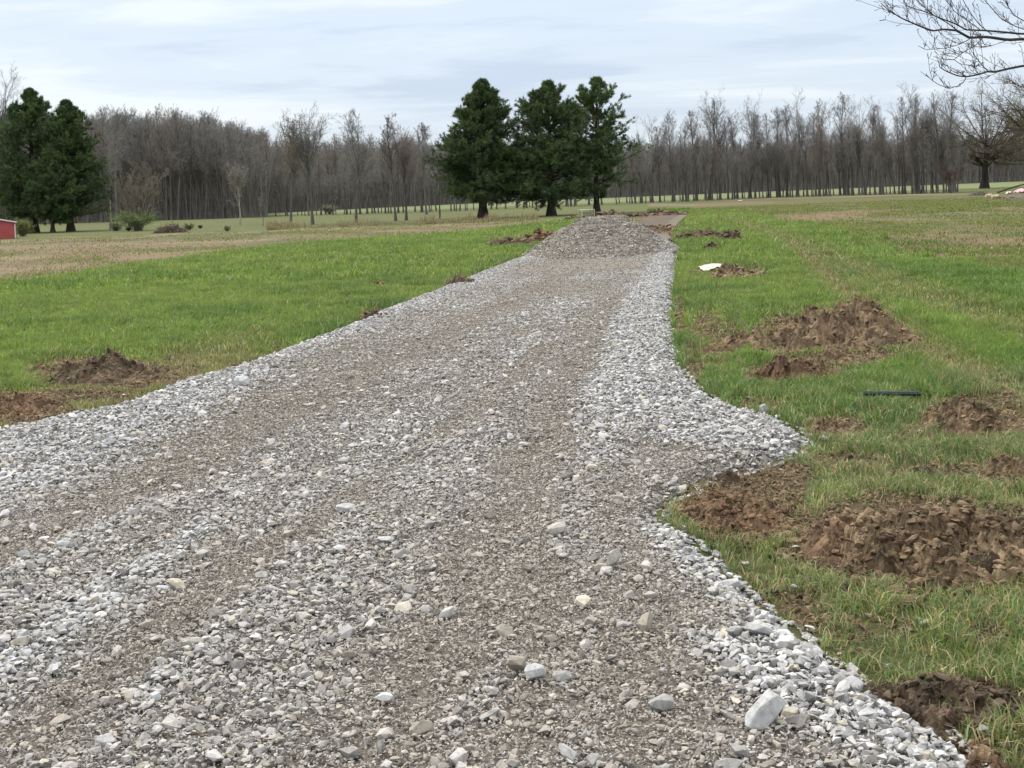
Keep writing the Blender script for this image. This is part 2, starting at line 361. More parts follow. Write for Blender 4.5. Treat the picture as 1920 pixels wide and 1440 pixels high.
# ---------------------------------------------------------------- ground sheet
rng = np.random.default_rng(4)
def ground_sheet():
    d = [1.0]
    while d[-1] < 6000: d.append(d[-1] * 1.007 if d[-1] < 60 else d[-1] * 1.013 if d[-1] < 300 else d[-1] * 1.06)
    d = np.array([-30.0, -3.0] + d)
    a = np.concatenate([np.linspace(-3.0, -0.62, 10)[:-1], np.linspace(-0.62, 0.62, 420), np.linspace(0.62, 3.0, 10)[1:]])
    D, A = np.meshgrid(d, a, indexing='ij')
    X = A * np.maximum(np.abs(D), 12.0) * np.where(D < 12, 1, 1); Y = D
    n, k = D.shape
    Z = 0.03 * (fbm(X * 0.8, Y * 0.8, 3, 3) - 0.5) * (1 - sstep(25, 80, Y)) - 0.012
    sd = road_sd(X.ravel(), Y.ravel()).reshape(X.shape)
    Z = Z - 0.09 * sstep(0.05, 0.35, sd)
    idx = np.arange(n * k).reshape(n, k)
    f = np.stack([idx[:-1, :-1], idx[:-1, 1:], idx[1:, 1:], idx[1:, :-1]], -1).reshape(-1, 4)
    x, y = X.ravel(), Y.ravel()
    z, px, py = zone(x, y)
    c = np.zeros((len(x), 3))
    nf = fbm(x * 0.5, y * 0.5, 4, 9)[:, None]; ns = fbm(x * 0.12, y * 0.05, 4, 12)[:, None]
    lawn = np.array([0.066, 0.088, 0.022]) * (0.8 + 0.5 * nf) + 0 * ns
    ga, gb = np.array(G(0, 450)), np.array(G(760, 423)); gd = (gb - ga) / np.linalg.norm(gb - ga)
    al, ac = x * gd[0] + y * gd[1], -x * gd[1] + y * gd[0]
    row = np.clip(fbm(al * 0.035, ac * 0.30, 4, 15) * 1.3 - 0.12 + 0.25 * (fbm(al * .3, ac * 1.6, 3, 16) - .5), 0, 1.2)[:, None]
    row = np.where((px > 1215)[:, None], fbm(x * 0.06, y * 0.35, 4, 17)[:, None], row)
    stub = np.array([0.158, 0.128, 0.072]) * (0.55 + 0.95 * row)
    stubg = np.array([0.080, 0.095, 0.030])
    stub = stub + (stubg - stub) * sstep(0.36, 0.60, ns + np.where(px > 1215, 0.05, -0.07)[:, None])
    stub = np.where(((px < 1215) & (py < line_y(px, L_STUB) + 2.5))[:, None], np.array([0.17, 0.15, 0.08]), stub)
    fp = field_patch(px, py)[:, None]
    red = np.array([0.150, 0.095, 0.055])
    stub = np.where((px > 1300)[:, None], stub + (red - stub) * sstep(0.47, 0.6, fbm(x * 0.06 + 9, y * 0.09, 4, 14))[:, None] * 0.8, stub)
    stub = stub + (np.array([0.175, 0.120, 0.070]) * (0.75 + 0.5 * nf) - stub) * fp
    mown = np.array([0.094, 0.104, 0.035]) * (0.8 + 0.4 * nf)
    far = np.array([0.145, 0.165, 0.072]) * (0.85 + 0.3 * nf)
    wood = np.array([0.07, 0.058, 0.038]) * (0.8 + 0.4 * nf)
    c = np.where((z == 0)[:, None], lawn, c); c = np.where((z == 1)[:, None], stub, c)
    c = np.where((z == 2)[:, None], mown, c); c = np.where((z == 3)[:, None], wood, c)
    farm = (z == 2) & (py < line_y(px, L_WOOD) - 1) & (y > 240)
    c = np.where(farm[:, None], far, c)
    dm = dirt_mask(px, py) * (0.25 + 1.5 * fbm(x * 3, y * 3, 4, 51))
    soil = np.array([0.105, 0.074, 0.046]) * (0.7 + 0.6 * nf)
    c = c + (soil - c) * sstep(0.25, 0.6, dm)[:, None]
    dr = dry_mask(x, y, px, py)[:, None]
    c = c + (np.array([0.095, 0.082, 0.038]) - c) * dr * 0.6 * (z == 0)[:, None]
    c = np.where(in_poly(px, py, TRACK_PX)[:, None], np.array([0.12, 0.085, 0.055]), c)
    m = M('ground_mat', 0.9, 0.15); v = m.coord()
    f1 = m.ramp(m.noise(0.9, 6, 0.65, m.coord('Object', (0.35, 1.0, 1.0))), [(0.3, G3(0.72)), (0.7, G3(1.25))])
    f2 = m.ramp(m.noise(14, 8, 0.78, v), [(0.32, G3(0.5)), (0.5, G3(0.95)), (0.68, G3(1.55))])
    cc = m.mix(1.0, m.mix(1.0, m.attr(), f1, 'MULTIPLY'), f2, 'MULTIPLY')
    m.color(cc).bump(m.noise(25, 8, 0.75, v), 0.8, 0.03)
    o = put('ground', mesh('ground', np.stack([x, y, Z.ravel()], -1), f, m.m, c, True))
    return tag(o, kind='structure')
ground_sheet()

# ---------------------------------------------------------------- road bed
def road_bed():
    parts_V, parts_F, parts_C = [], [], []
    xs = np.arange(-9.0, 5.4, 0.04); ys = np.concatenate([np.arange(1.9, 14, 0.04), np.arange(14, 46, 0.09)])
    X, Y = np.meshgrid(xs, ys, indexing='ij')
    sd = road_sd(X.ravel(), Y.ravel())
    Z = road_z(X.ravel(), Y.ravel(), sd) - 0.012
    n, k = X.shape; idx = np.arange(n * k).reshape(n, k)
    f = np.stack([idx[:-1, :-1], idx[1:, :-1], idx[1:, 1:], idx[:-1, 1:]], -1).reshape(-1, 4)
    keep = (sd[f] > -0.07).any(1); f = f[keep]
    used = np.unique(f); remap = np.full(n * k, -1); remap[used] = np.arange(len(used))
    x, y = X.ravel()[used], Y.ravel()[used]
    w = whiteness(x, y)[:, None]
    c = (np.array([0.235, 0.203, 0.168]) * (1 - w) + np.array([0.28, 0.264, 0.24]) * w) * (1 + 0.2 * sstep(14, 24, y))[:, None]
    m = M('road_bed_mat', 0.92, 0.15); v = m.coord()
    f1 = m.ramp(m.noise(38, 6, 0.72, v), [(0.3, G3(0.55)), (0.5, G3(0.95)), (0.72, G3(1.4))])
    f2 = m.ramp(m.voro(75, v, 'F1', 'Color'), [(0.0, G3(0.7)), (1.0, G3(1.25))])
    m.color(m.mix(1.0, m.mix(1.0, m.attr(), f1, 'MULTIPLY'), f2, 'MULTIPLY'))
    m.bump(m.math('SUBTRACT', m.noise(60, 6, 0.7, v), m.math('MULTIPLY', m.voro(70, v), 0.8)), 1.0, 0.02)
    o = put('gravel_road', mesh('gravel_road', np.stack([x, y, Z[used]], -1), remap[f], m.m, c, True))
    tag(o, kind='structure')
road_bed()

# ---------------------------------------------------------------- stones
def ico(level):
    t = (1 + 5 ** 0.5) / 2
    V = [(-1, t, 0), (1, t, 0), (-1, -t, 0), (1, -t, 0), (0, -1, t), (0, 1, t), (0, -1, -t), (0, 1, -t), (t, 0, -1), (t, 0, 1), (-t, 0, -1), (-t, 0, 1)]
    Fc = [(0, 11, 5), (0, 5, 1), (0, 1, 7), (0, 7, 10), (0, 10, 11), (1, 5, 9), (5, 11, 4), (11, 10, 2), (10, 7, 6), (7, 1, 8), (3, 9, 4), (3, 4, 2), (3, 2, 6), (3, 6, 8), (3, 8, 9), (4, 9, 5), (2, 4, 11), (6, 2, 10), (8, 6, 7), (9, 8, 1)]
    V = [np.array(v) / np.linalg.norm(v) for v in V]
    for _ in range(level):
        cache = {}; nf = []
        def mid(a, b):
            k = (min(a, b), max(a, b))
            if k not in cache:
                p = V[a] + V[b]; V.append(p / np.linalg.norm(p)); cache[k] = len(V) - 1
            return cache[k]
        for a, b, c in Fc:
            ab, bc, ca = mid(a, b), mid(b, c), mid(c, a)
            nf += [(a, ab, ca), (b, bc, ab), (c, ca, bc), (ab, bc, ca)]
        Fc = nf
    return np.array(V), np.array(Fc)
ICO = {k: ico(k) for k in (0, 1, 2, 3)}
import bmesh
def hull(pts):
    bm = bmesh.new()
    for p in pts: bm.verts.new(p)
    bmesh.ops.convex_hull(bm, input=bm.verts)
    bmesh.ops.delete(bm, geom=[v for v in bm.verts if not v.link_faces], context='VERTS')
    bmesh.ops.triangulate(bm, faces=bm.faces); bm.verts.index_update()
    V = np.array([v.co[:] for v in bm.verts]); f = np.array([[v.index for v in q.verts] for q in bm.faces]); bm.free()
    return V, f
def crushed(r, npts):
    """one broken stone: hull of points spread over a flattened, skewed block"""
    p = r.normal(size=(npts, 3)); p /= (np.abs(p) ** 3.2).sum(1)[:, None] ** (1 / 3.2)
    p *= r.uniform(0.78, 1.05, (npts, 1)); V, f = hull(p * np.array([1.0, r.uniform(0.55, 0.9), r.uniform(0.32, 0.62)]))
    V[:, 0] += V[:, 1] * r.uniform(-.35, .35); V[:, 2] += V[:, 0] * r.uniform(-.2, .2)
    return V, f
def stone_set(level, n, seed):
    r = np.random.default_rng(seed); lo, hi = {0: (8, 11), 1: (11, 18), 2: (16, 26)}[level]
    return [crushed(r, int(r.integers(lo, hi))) for _ in range(n)]
def rot_mats(r, n, tilt):
    a = r.uniform(0, 2 * np.pi, n); t = r.normal(0, tilt, n); b = r.uniform(0, 2 * np.pi, n)
    ca, sa = np.cos(a), np.sin(a); Z = np.zeros(n); O = np.ones(n)
    Rz = np.stack([np.stack([ca, -sa, Z], -1), np.stack([sa, ca, Z], -1), np.stack([Z, Z, O], -1)], 1)
    ax = np.stack([np.cos(b), np.sin(b), Z], -1); ct, st = np.cos(t), np.sin(t)
    K = np.zeros((n, 3, 3)); K[:, 0, 1] = -ax[:, 2]; K[:, 0, 2] = ax[:, 1]; K[:, 1, 0] = ax[:, 2]; K[:, 1, 2] = -ax[:, 0]; K[:, 2, 0] = -ax[:, 1]; K[:, 2, 1] = ax[:, 0]
    Rt = np.eye(3)[None] + st[:, None, None] * K + (1 - ct)[:, None, None] * (K @ K)
    return Rt @ Rz
def scatter_stones(pos, size, colr, level, seed, tilt=0.35):
    protos = stone_set(level, 22, seed); r = np.random.default_rng(seed + 1); n = len(pos)
    which = r.integers(0, len(protos), n); R = rot_mats(r, n, tilt); VV, FF, CC = [], [], []; off = 0
    for k, (pv, pf) in enumerate(protos):
        i = np.nonzero(which == k)[0]
        if not len(i): continue
        V = np.einsum('nij,nvj->nvi', R[i], pv[None] * size[i][:, None, None]) + pos[i][:, None, :]
        VV.append(V.reshape(-1, 3)); FF.append((pf[None] + (np.arange(len(i)) * len(pv))[:, None, None]).reshape(-1, 3) + off)
        CC.append(np.repeat(colr[i], len(pv), 0)); off += len(i) * len(pv)
    return np.concatenate(VV), np.concatenate(FF), np.concatenate(CC)
CLEAN = np.array([0.468, 0.460, 0.448]); DUSTY = np.array([0.325, 0.290, 0.244]); BEIGE = np.array([0.36, 0.325, 0.265])
def stone_color(w, r, n):
    w = np.clip(w + r.normal(0, 0.22, n), 0, 1)[:, None]
    c = DUSTY * (1 - w) + CLEAN * w
    c = c * r.uniform(0.66, 1.28, n)[:, None]
    odd = r.random(n)
    c = np.where((odd < 0.06)[:, None], BEIGE * r.uniform(0.9, 1.5, n)[:, None], c)
    c = np.where((odd > 0.95)[:, None], c * 0.5, c)
    return np.clip(c, 0.03, 0.68)
def road_points(r, ylo, yhi, per_m2, margin=-0.03):
    area = 14.0 * (yhi - ylo); n = int(area * per_m2)
    x = r.uniform(-8.6, 5.4, n); y = r.uniform(ylo, yhi, n)
    keep = (np.abs(x) < 0.46 * y + 1.2); x, y = x[keep], y[keep]
    sd = road_sd(x, y); k = sd > margin; return x[k], y[k], sd[k]
def gravel():
    r = np.random.default_rng(11); VV, FF, CC = [], [], []; off = 0
    #        y range   density size(cm)   mesh level, tilt
    specs = [(3.3, 8.5, 1000, (0.012, 0.029), 1, .45), (3.3, 8.5, 6500, (0.005, 0.013), 0, .7),
             (8.5, 16, 750, (0.014, 0.031), 0, .4), (8.5, 16, 2500, (0.007, 0.015), 0, .7),
             (16, 46, 480, (0.015, 0.032), 0, .5), (16, 30, 1100, (0.010, 0.018), 0, .6)]
    for k, (a, b, dens, (s0, s1), lvl, tilt) in enumerate(specs):
        x, y, sd = road_points(r, a, b, dens)
        w = whiteness(x, y)
        fine = s1 < 0.02
        keep = r.random(len(x)) < ((1.0 - 0.25 * w) if fine else (0.34 + 0.66 * sstep(0.15, 0.6, w)))
        keep &= r.random(len(x)) < sstep(-0.12, 0.05, sd) + 0.15
        x, y, sd, w = x[keep], y[keep], sd[keep], w[keep]; n = len(x)
        size = s0 + (s1 - s0) * r.beta(1.6, 3.0, n); size *= (0.85 + 0.35 * w)
        z = road_z(x, y, sd) + size * 0.15 + (0 if fine else 1) * r.uniform(0, 0.018, n) * w
        z = np.where(sd < 0, np.maximum(z, 0.004), z)
        V, Fa, C = scatter_stones(np.stack([x, y, z], -1), size, stone_color(w, r, n), lvl, 100 + k, tilt)
        VV.append(V); FF.append(Fa + off); CC.append(C); off += len(V)
    # strays kicked out into the grass
    n = 60000; x = r.uniform(-7, 5.4, n); y = 3.3 + 24 * r.random(n) ** 1.3; sd = road_sd(x, y); k = (sd < -0.02) & (r.random(n) < 0.32 * np.exp(sd / 0.09) + 0.006 * np.exp(sd / 0.6)); x, y, sd = x[k], y[k], sd[k]; n = len(x)
    size = 0.007 + 0.02 * r.random(n) ** 2
    V, Fa, C = scatter_stones(np.stack([x, y, size * 0.3 + .003], -1), size, stone_color(np.full(n, .7), r, n), 1, 280, 0.5)
    VV.append(V); FF.append(Fa + off); CC.append(C); off += len(V)
    # the coarse ones
    x, y, sd = road_points(r, 3.3, 22, 16, 0.02); n = len(x); w = whiteness(x, y)
    size = r.uniform(0.024, 0.045, n) * (0.85 + 0.35 * w)
    V, Fa, C = scatter_stones(np.stack([x, y, road_z(x, y, sd) + size * 0.25], -1), size, stone_color(np.clip(w + .25, 0, 1), r, n), 2, 300, 0.35)
    VV.append(V); FF.append(Fa + off); CC.append(C); off += len(V)
    o = put('gravel', mesh('gravel', np.concatenate(VV), np.concatenate(FF), MAT_STONE, np.concatenate(CC)))
    tag(o, 'loose crushed limestone spread over the whole driveway', 'gravel', kind='stuff')
gravel()

# ---------------------------------------------------------------- single rocks one can point to
def rock(px, py, w_px, label, tone=(0.42, 0.41, 0.39), asp=(1.0, 0.7, 0.6), rz=0.0, seed=0, tiltx=0.0):
    x, y = G(px, py); size = w_px / F * y / 2
    r = np.random.default_rng(900 + seed); V, Fc = crushed(r, 30); V = V / np.abs(V).max(0) * np.array(asp)
    V = V * size * 1.05
    c, s = math.cos(tiltx), math.sin(tiltx)
    V = V @ np.array([[c, 0, -s], [0, 1, 0], [s, 0, c]])
    zb = float(road_z(np.array([x]), np.array([y]))[0]); zb = max(zb, 0.0)
    cc = np.tile(np.array(tone), (len(V), 1)) * (0.92 + 0.16 * r.random((len(V), 1)))
    o = put('rock', mesh('rock', V, Fc, MAT_STONE, cc), loc=(x, y, zb - V[:, 2].min() * 0.72)); o.rotation_euler = (0, 0, rz)
    bv = o.modifiers.new('worn_edges', 'BEVEL'); bv.width = size * 0.045; bv.segments = 2; bv.limit_method = 'ANGLE'
    return tag(o, label, 'rock', 'large rocks lying loose on the driveway and verge')
WH, GR, BG = (0.44, 0.435, 0.425), (0.33, 0.32, 0.30), (0.34, 0.30, 0.245)
rock(1438, 1405, 95, 'long blocky white rock tilted upright at the bottom right of the driveway', WH, (1.0, .52, .5), 0.75, 1, -0.5)
rock(1242, 1372, 50, 'pale angular rock left of the long blocky white rock at the bottom', GR, (1, .7, .6), 0.3, 2)
rock(973, 1300, 44, 'brown rounded rock in the middle of the lower driveway', BG, (1, .8, .75), 0.9, 3)
rock(1007, 1312, 42, 'white triangular rock touching the brown rounded rock', WH, (1, .7, .7), 0.1, 4)
rock(1056, 1315, 38, 'smooth grey rock just right of the white triangular rock', GR, (1, .7, .55), 0.0, 5)
rock(790, 1420, 44, 'brown egg shaped rock at the bottom edge, left of centre', BG, (1, .75, .7), 0.5, 6)
rock(199, 1428, 42, 'flat topped white rock at the bottom left corner area', WH, (1, .7, .55), 0.1, 7)
rock(1213, 1215, 42, 'greenish brown rock standing on edge near the right verge', BG, (1, .6, .7), 1.1, 8, -0.6)
rock(1152, 1088, 34, 'upright cream rock beside a tan rounded one, right of centre', (0.48, 0.46, 0.40), (.8, .6, 1.0), 0.2, 9)
rock(1124, 1100, 30, 'tan rounded rock leaning by the upright cream rock', BG, (1, .7, .55), 0.2, 10)
rock(1043, 1028, 40, 'cream wedge rock alone in the centre of the wheel tracks', (0.46, 0.44, 0.38), (1, .7, .6), 0.4, 11)
rock(948, 1228, 36, 'tan domed rock with a dark right side in the lower middle', BG, (1, .7, .7), 2.5, 12)
rock(650, 985, 38, 'broad flat white rock left of centre', WH, (1, .7, .4), 0.0, 13)
rock(722, 1352, 36, 'bright white rock above the brown egg shaped rock', (0.56, 0.56, 0.54), (1, .7, .5), -0.4, 14)
rock(453, 737, 34, 'large white rock in the pale gravel by the left verge', (0.52, 0.52, 0.5), (1, .8, .6), 0.0, 15)
rock(1365, 1108, 48, 'white slab rock at the driveway edge below the reddish earth patch', WH, (1, .6, .5), 0.3, 16)
rock(1424, 1225, 52, 'big white rock sunk in gravel near the right verge', WH, (1, .7, .55), 0.4, 17)
rock(1375, 1228, 40, 'grey white rock left of the big sunken one', GR, (1, .7, .55), 0.2, 18)
rock(1600, 1325, 44, 'white chunky rock among pale gravel at the muddy edge', WH, (1, .8, .7), 0.8, 19)
rock(1528, 1205, 17, 'small white stone resting on the grass at the driveway edge', WH, (1, .8, .7), 0.1, 20)
rock(1547, 828, 17, 'white stone in the grass just past the gravel bulge', WH, (1, .8, .8), 0.1, 21)
rock(1440, 646, 11, 'tiny white stone in front of the largest earth mound', (0.6, .6, .6), (1, .8, 1), 0.1, 22)
rock(1409, 748, 14, 'small pale stone in the grass above the gravel bulge', WH, (1, .8, .5), 0.1, 23)
rock(1732, 1170, 18, 'small white stone deep in the near right grass', (0.55, .55, .55), (1, .8, .5), 0.1, 24)
rock(1433, 780, 26, 'upright pale stone on the rim of the gravel bulge', GR, (.8, .6, 1), 0.1, 25)
rock(1515, 1285, 44, 'dark grey flat shard lying in the pale gravel near the verge', (0.2, .2, .2), (1, .4, .3), -0.3, 26)
rock(122, 1058, 30, 'white wedge rock near the left frame edge', WH, (1, .7, .6), 0.3, 27)
rock(360, 1245, 44, 'long cream rock lying above a white and dark rock', (0.44, .42, .36), (1, .5, .45), 0.15, 28)
rock(400, 1268, 30, 'grey white rock in the lower left cluster', GR, (1, .6, .6), 0.6, 29)
rock(306, 1138, 22, 'small bright white stone between two brown tracks at left', (0.6, .6, .6), (1, .6, .5), 0.3, 30)
rock(292, 1348, 26, 'bright white blocky stone in the lower left', (0.58, .58, .57), (1, .7, .7), -0.5, 31)
rock(655, 1275, 30, 'dark brown rock at lower left of centre', (0.21, .18, .14), (1, .7, .6), 0.3, 32)

def chunks(x, y, sd):
    """flat tilted plates of random height, one per Worley cell"""
    ix, iy = np.floor(x), np.floor(y); best = np.full(x.shape, 9.0); sec = np.full(x.shape, 9.0); out = np.zeros(x.shape)
    for dx in (-1, 0, 1):
        for dy in (-1, 0, 1):
            cx, cy = ix + dx, iy + dy; px = cx + _h(cx, cy, sd); py = cy + _h(cx, cy, sd + 1); d = np.hypot(x - px, y - py)
            v = (_h(cx, cy, sd + 2) - 0.5) * 1.3 + (x - px) * (_h(cx, cy, sd + 3) - 0.5) * 1.3 + (y - py) * (_h(cx, cy, sd + 4) - 0.5) * 1.3
            sec = np.where(d < best, best, np.minimum(sec, d)); out = np.where(d < best, v, out); best = np.minimum(best, d)
    return out - 0.5 * (1 - sstep(0.0, 0.14, sec - best))
GREEN = np.array([0.190, 0.298, 0.045]); GREEN_D = np.array([0.100, 0.185, 0.038]); GREEN_Y = np.array([0.305, 0.352, 0.082]); STRAW = np.array([0.46, 0.39, 0.20]); OLIVE = np.array([0.235, 0.200, 0.080]); GREEN_B = np.array([0.16, 0.25, 0.10])
def blades(x, y, z, h, w, colr, r, lean=0.45):
    n = len(x); a = r.uniform(0, 2 * np.pi, n); b = r.uniform(0, 2 * np.pi, n); L = h * np.abs(r.normal(lean, 0.3, n))
    dx, dy = np.cos(a) * L, np.sin(a) * L; wx, wy = np.cos(b) * w / 2, np.sin(b) * w / 2
    base = np.stack([x, y, z], -1)
    W_ = np.stack([wx, wy, np.zeros(n)], -1)
    mid = base + np.stack([dx * 0.35, dy * 0.35, h * 0.6], -1); tip = base + np.stack([dx, dy, h * np.clip(1.05 - 0.35 * np.abs(L / h), .45, 1)], -1)
    V = np.stack([base - W_, base + W_, mid + W_ * 0.75, mid - W_ * 0.75, tip], 1).reshape(-1, 3)
    o = (np.arange(n) * 5)[:, None]
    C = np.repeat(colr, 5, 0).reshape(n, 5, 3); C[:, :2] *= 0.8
    return V, (o + np.array([0, 1, 2, 3])), (o + np.array([3, 2, 4])), C.reshape(-1, 3)
# ---------------------------------------------------------------- earth mounds
def mound(name, label, px, py, w_px, depth, h_px, seed, mat, clods=40, rough=1.0, rz=0.0, cat='dirt mound', group='heaps of dug earth on the grass', peak=0.0, flat=False):
    """px,py: middle of the mound's base in the photo; w_px, h_px: its width and height there; depth in metres"""
    x, y = G(px, py); W = w_px / F * y; Hh = h_px / F * y
    r = np.random.default_rng(seed)
    res = max(0.008, y * 0.0012); nx = int(np.clip(W * 1.3 / res, 24, 330)); ny = int(np.clip(depth * 1.3 / res, 18, 260))
    U, Vv = np.meshgrid(np.linspace(-0.65, 0.65, nx), np.linspace(-0.65, 0.65, ny), indexing='ij')
    ang = np.arctan2(Vv, U)
    R = 0.5 * (0.72 + 0.5 * fbm(np.cos(ang) * 1.6 + seed, np.sin(ang) * 1.6, 3, seed))
    q = np.hypot(U - peak * 0.15 * (1 - np.hypot(U, Vv)), Vv) / R
    X, Y = U * W, Vv * depth
    s = 1.0 / max(0.12, min(0.5, Hh * 1.5))
    n1 = fbm(X * s + seed * 3.1, Y * s, 5, seed + 1, 0.6); rid = 1 - np.abs(2 * fbm(X * s * 2.2, Y * s * 2.2 + seed, 4, seed + 2, 0.6) - 1) * 1.6
    X = X + 0.02 * (fbm(X * 14, Y * 14, 3, seed + 11) - .5) * (q < 1.1); Y = Y + 0.02 * (fbm(X * 14 + 9, Y * 14, 3, seed + 12) - .5) * (q < 1.1)
    body = (1 - sstep(0.22, 1.0, q)) if not flat else (1 - sstep(0.55, 1.0, q))
    near = 1 - sstep(0.78, 1.0, q)
    Z = Hh * (body * (0.35 + 1.9 * (n1 - 0.38)) + rough * 0.14 * rid * near)
    amp = min(0.062, 0.014 + Hh * 0.18) * rough            # torn blocks of earth at three sizes, each with its own tilt
    for sc, am, sd_ in ((0.17, 0.75, 3), (0.08, 0.60, 4), (0.04, 0.38, 5), (0.02, 0.20, 6)):
        if sc > res * 1.5: Z = Z + amp * am * (chunks(X / sc, Y / sc, seed * 7 + sd_)) * near
    Z = Z + amp * (0.7 * (fbm(X * 34, Y * 34, 3, seed + 9) - 0.5) + 0.9 * (fbm(X * 9, Y * 9, 3, seed + 10) - 0.5)) * near
    Z = Z - 0.07 * sstep(0.8, 1.12, q) - 0.015
    idx = np.arange(nx * ny).reshape(nx, ny)
    f = np.stack([idx[:-1, :-1], idx[1:, :-1], idx[1:, 1:], idx[:-1, 1:]], -1).reshape(-1, 4)
    VV = [np.stack([X.ravel(), Y.ravel(), Z.ravel()], -1)]; off = nx * ny; faces = [f]
    if clods:                                             # crumbs lying on the heap and rolled off its foot
        nc = int(clods * 8); a = r.normal(0, 0.30, nc); b = r.normal(0, 0.30, nc); k = np.hypot(a, b) < 0.62; a, b = a[k], b[k]
        iu = np.clip(((a + .65) / 1.3 * (nx - 1)).astype(int), 0, nx - 1); iv = np.clip(((b + .65) / 1.3 * (ny - 1)).astype(int), 0, ny - 1)
        cs = (0.007 + 0.03 * r.random(len(a)) ** 3) * (0.7 + min(0.8, Hh * 2)) * max(1, y / 14)
        V, Ft, _ = scatter_stones(np.stack([a * W, b * depth, np.maximum(Z[iu, iv], -0.005) + cs * 0.2], -1), cs, np.ones((len(a), 3)), 1 if y < 12 else 0, seed + 60, 0.8)
        VV.append(V); faces.append(Ft + off)
    me = mesh(name, np.concatenate(VV), faces, mat, smooth=False)
    o = put(name, me, loc=(x, y, 0.0)); o.rotation_euler = (0, 0, rz)
    ns = int(min(2600, W * depth * (1500 if y < 15 else 500)))      # torn grass and straw caught in it
    if ns > 60:
        a = r.uniform(-.55, .55, ns); b = r.uniform(-.55, .55, ns); k = (np.hypot(a, b) < 0.56) & (fbm(a * W * 3, b * depth * 3, 3, seed + 40) > 0.40 + 0.12 * (np.hypot(a, b) < .3)); a, b = a[k], b[k]
        iu = ((a + .65) / 1.3 * (nx - 1)).astype(int); iv = ((b + .65) / 1.3 * (ny - 1)).astype(int); zz = np.maximum(Z[iu, iv], -0.01)
        c = np.where((r.random(len(a)) < 0.6)[:, None], np.array([.42, .33, .18]), np.array([.19, .26, .06])) * r.uniform(.6, 1.2, len(a))[:, None]
        V, q4, q3, C = blades(a * W, b * depth, zz, r.uniform(.01, .05, len(a)), np.full(len(a), .0028 * max(1, y / 9)), c, r, 1.3)
        g = put('torn_grass', mesh('torn_grass', V, [q4, q3], MAT_BLADE, C), o); g['kind'] = 'stuff'
    return tag(o, label, cat, group)
mound('dirt_mound', 'largest brown earth mound with straw tufts on the right grass', 1572, 640, 320, 1.9, 82, 1, SOIL, 200, 1.0, 0.0)
mound('dirt_mound', 'low spur of earth left of the largest mound', 1400, 648, 150, 0.8, 26, 2, SOIL, 60, 1.3)
mound('dirt_mound', 'lumpy turf and earth mound directly in front of the largest one', 1478, 712, 200, 0.8, 66, 3, SOIL_RED, 90, 1.3)
mound('dirt_mound', 'broad crumbly earth heap with dark hollows in the near right grass', 1775, 1040, 520, 1.45, 82, 4, SOIL, 380, 1.15)
mound('dirt_mound', 'smooth reddish earth shoulder at the left end of the broad near heap', 1565, 1025, 165, 0.8, 46, 5, SOIL_RED, 36, 0.5)
mound('dirt_mound', 'rough chunk of earth at the front right foot of the broad near heap', 1845, 1085, 140, 0.35, 50, 6, SOIL_DARK, 30, 1.2)
mound('dirt_mound', 'low reddish earth scrape beside the gravel edge', 1382, 965, 230, 1.25, 34, 7, SOIL_RED, 130, 1.2)
mound('dirt_mound', 'dark torn clod at the gravel edge above the reddish scrape', 1365, 908, 62, 0.35, 22, 8, SOIL_DARK, 20, 1.2)
mound('dirt_mound', 'pointed earth heap at the right frame edge beyond the black strip', 1845, 803, 250, 1.1, 46, 9, SOIL, 150, 1.2, peak=-1)
mound('dirt_mound', 'small scatter of clods between the black strip and the gravel bulge', 1566, 808, 110, 0.5, 18, 10, SOIL, 45, 1.2)
mound('dirt_mound', 'round dark clod in the row of clods behind the broad near heap', 1732, 892, 46, 0.22, 24, 11, SOIL_DARK, 14, 1.2)
mound('dirt_mound', 'flat brown clod right of the round dark clod', 1800, 896, 90, 0.3, 24, 12, SOIL, 26, 1.2)
mound('dirt_mound', 'crumbly clod heap at the right frame edge behind the broad near heap', 1892, 880, 110, 0.5, 30, 13, SOIL, 40, 1.2)
mound('dirt_mound', 'faint pair of crumbs of earth near the right end of the black strip', 1700, 818, 60, 0.3, 8, 14, SOIL, 20, 1.0)
mound('dirt_mound', 'muddy rutted earth patch at the bottom right corner', 1790, 1335, 330, 0.55, 40, 15, SOIL_DARK, 110, 1.1, flat=True)
mound('dirt_mound', 'small mud lump where gravel meets the muddy corner patch', 1650, 1312, 66, 0.2, 22, 16, SOIL_DARK, 16, 1.2)
mound('dirt_mound', 'bare brown earth at the very bottom right corner of the verge', 1850, 1440, 90, 0.3, 14, 17, SOIL_RED, 20, 1.0, flat=True)
mound('dirt_mound', 'dark earth mound on the left grass, the longer of two', 200, 708, 255, 1.3, 40, 18, SOIL_DARK, 150, 0.8, peak=-0.6)
mound('dirt_mound', 'flat reddish earth scrape at the left frame edge', 40, 768, 175, 0.95, 26, 19, SOIL_RED, 80, 1.2)
mound('dirt_mound', 'small clods in the grass just right of the left earth mound', 262, 715, 90, 0.4, 12, 20, SOIL, 24, 1.2)
mound('dirt_mound', 'earth heap beside the white sheet on the right grass', 1382, 522, 125, 1.5, 34, 21, SOIL, 90, 1.0)
mound('dirt_mound', 'thin trail of earth running from the gravel edge to the white sheet', 1305, 517, 66, 0.6, 10, 22, SOIL, 22, 1.0)
mound('dirt_mound', 'long low ridge of earth right of the gravel pile', 1315, 449, 128, 1.5, 17, 23, SOIL_DARK, 60, 1.2)
mound('dirt_mound', 'dark knobbly end of the long earth ridge right of the gravel pile', 1367, 452, 52, 1.3, 30, 24, SOIL_DARK, 30, 1.3)
mound('dirt_mound', 'small clod between the long ridge and the white sheet heap', 1333, 472, 36, 0.7, 16, 25, SOIL_DARK, 16, 1.2)
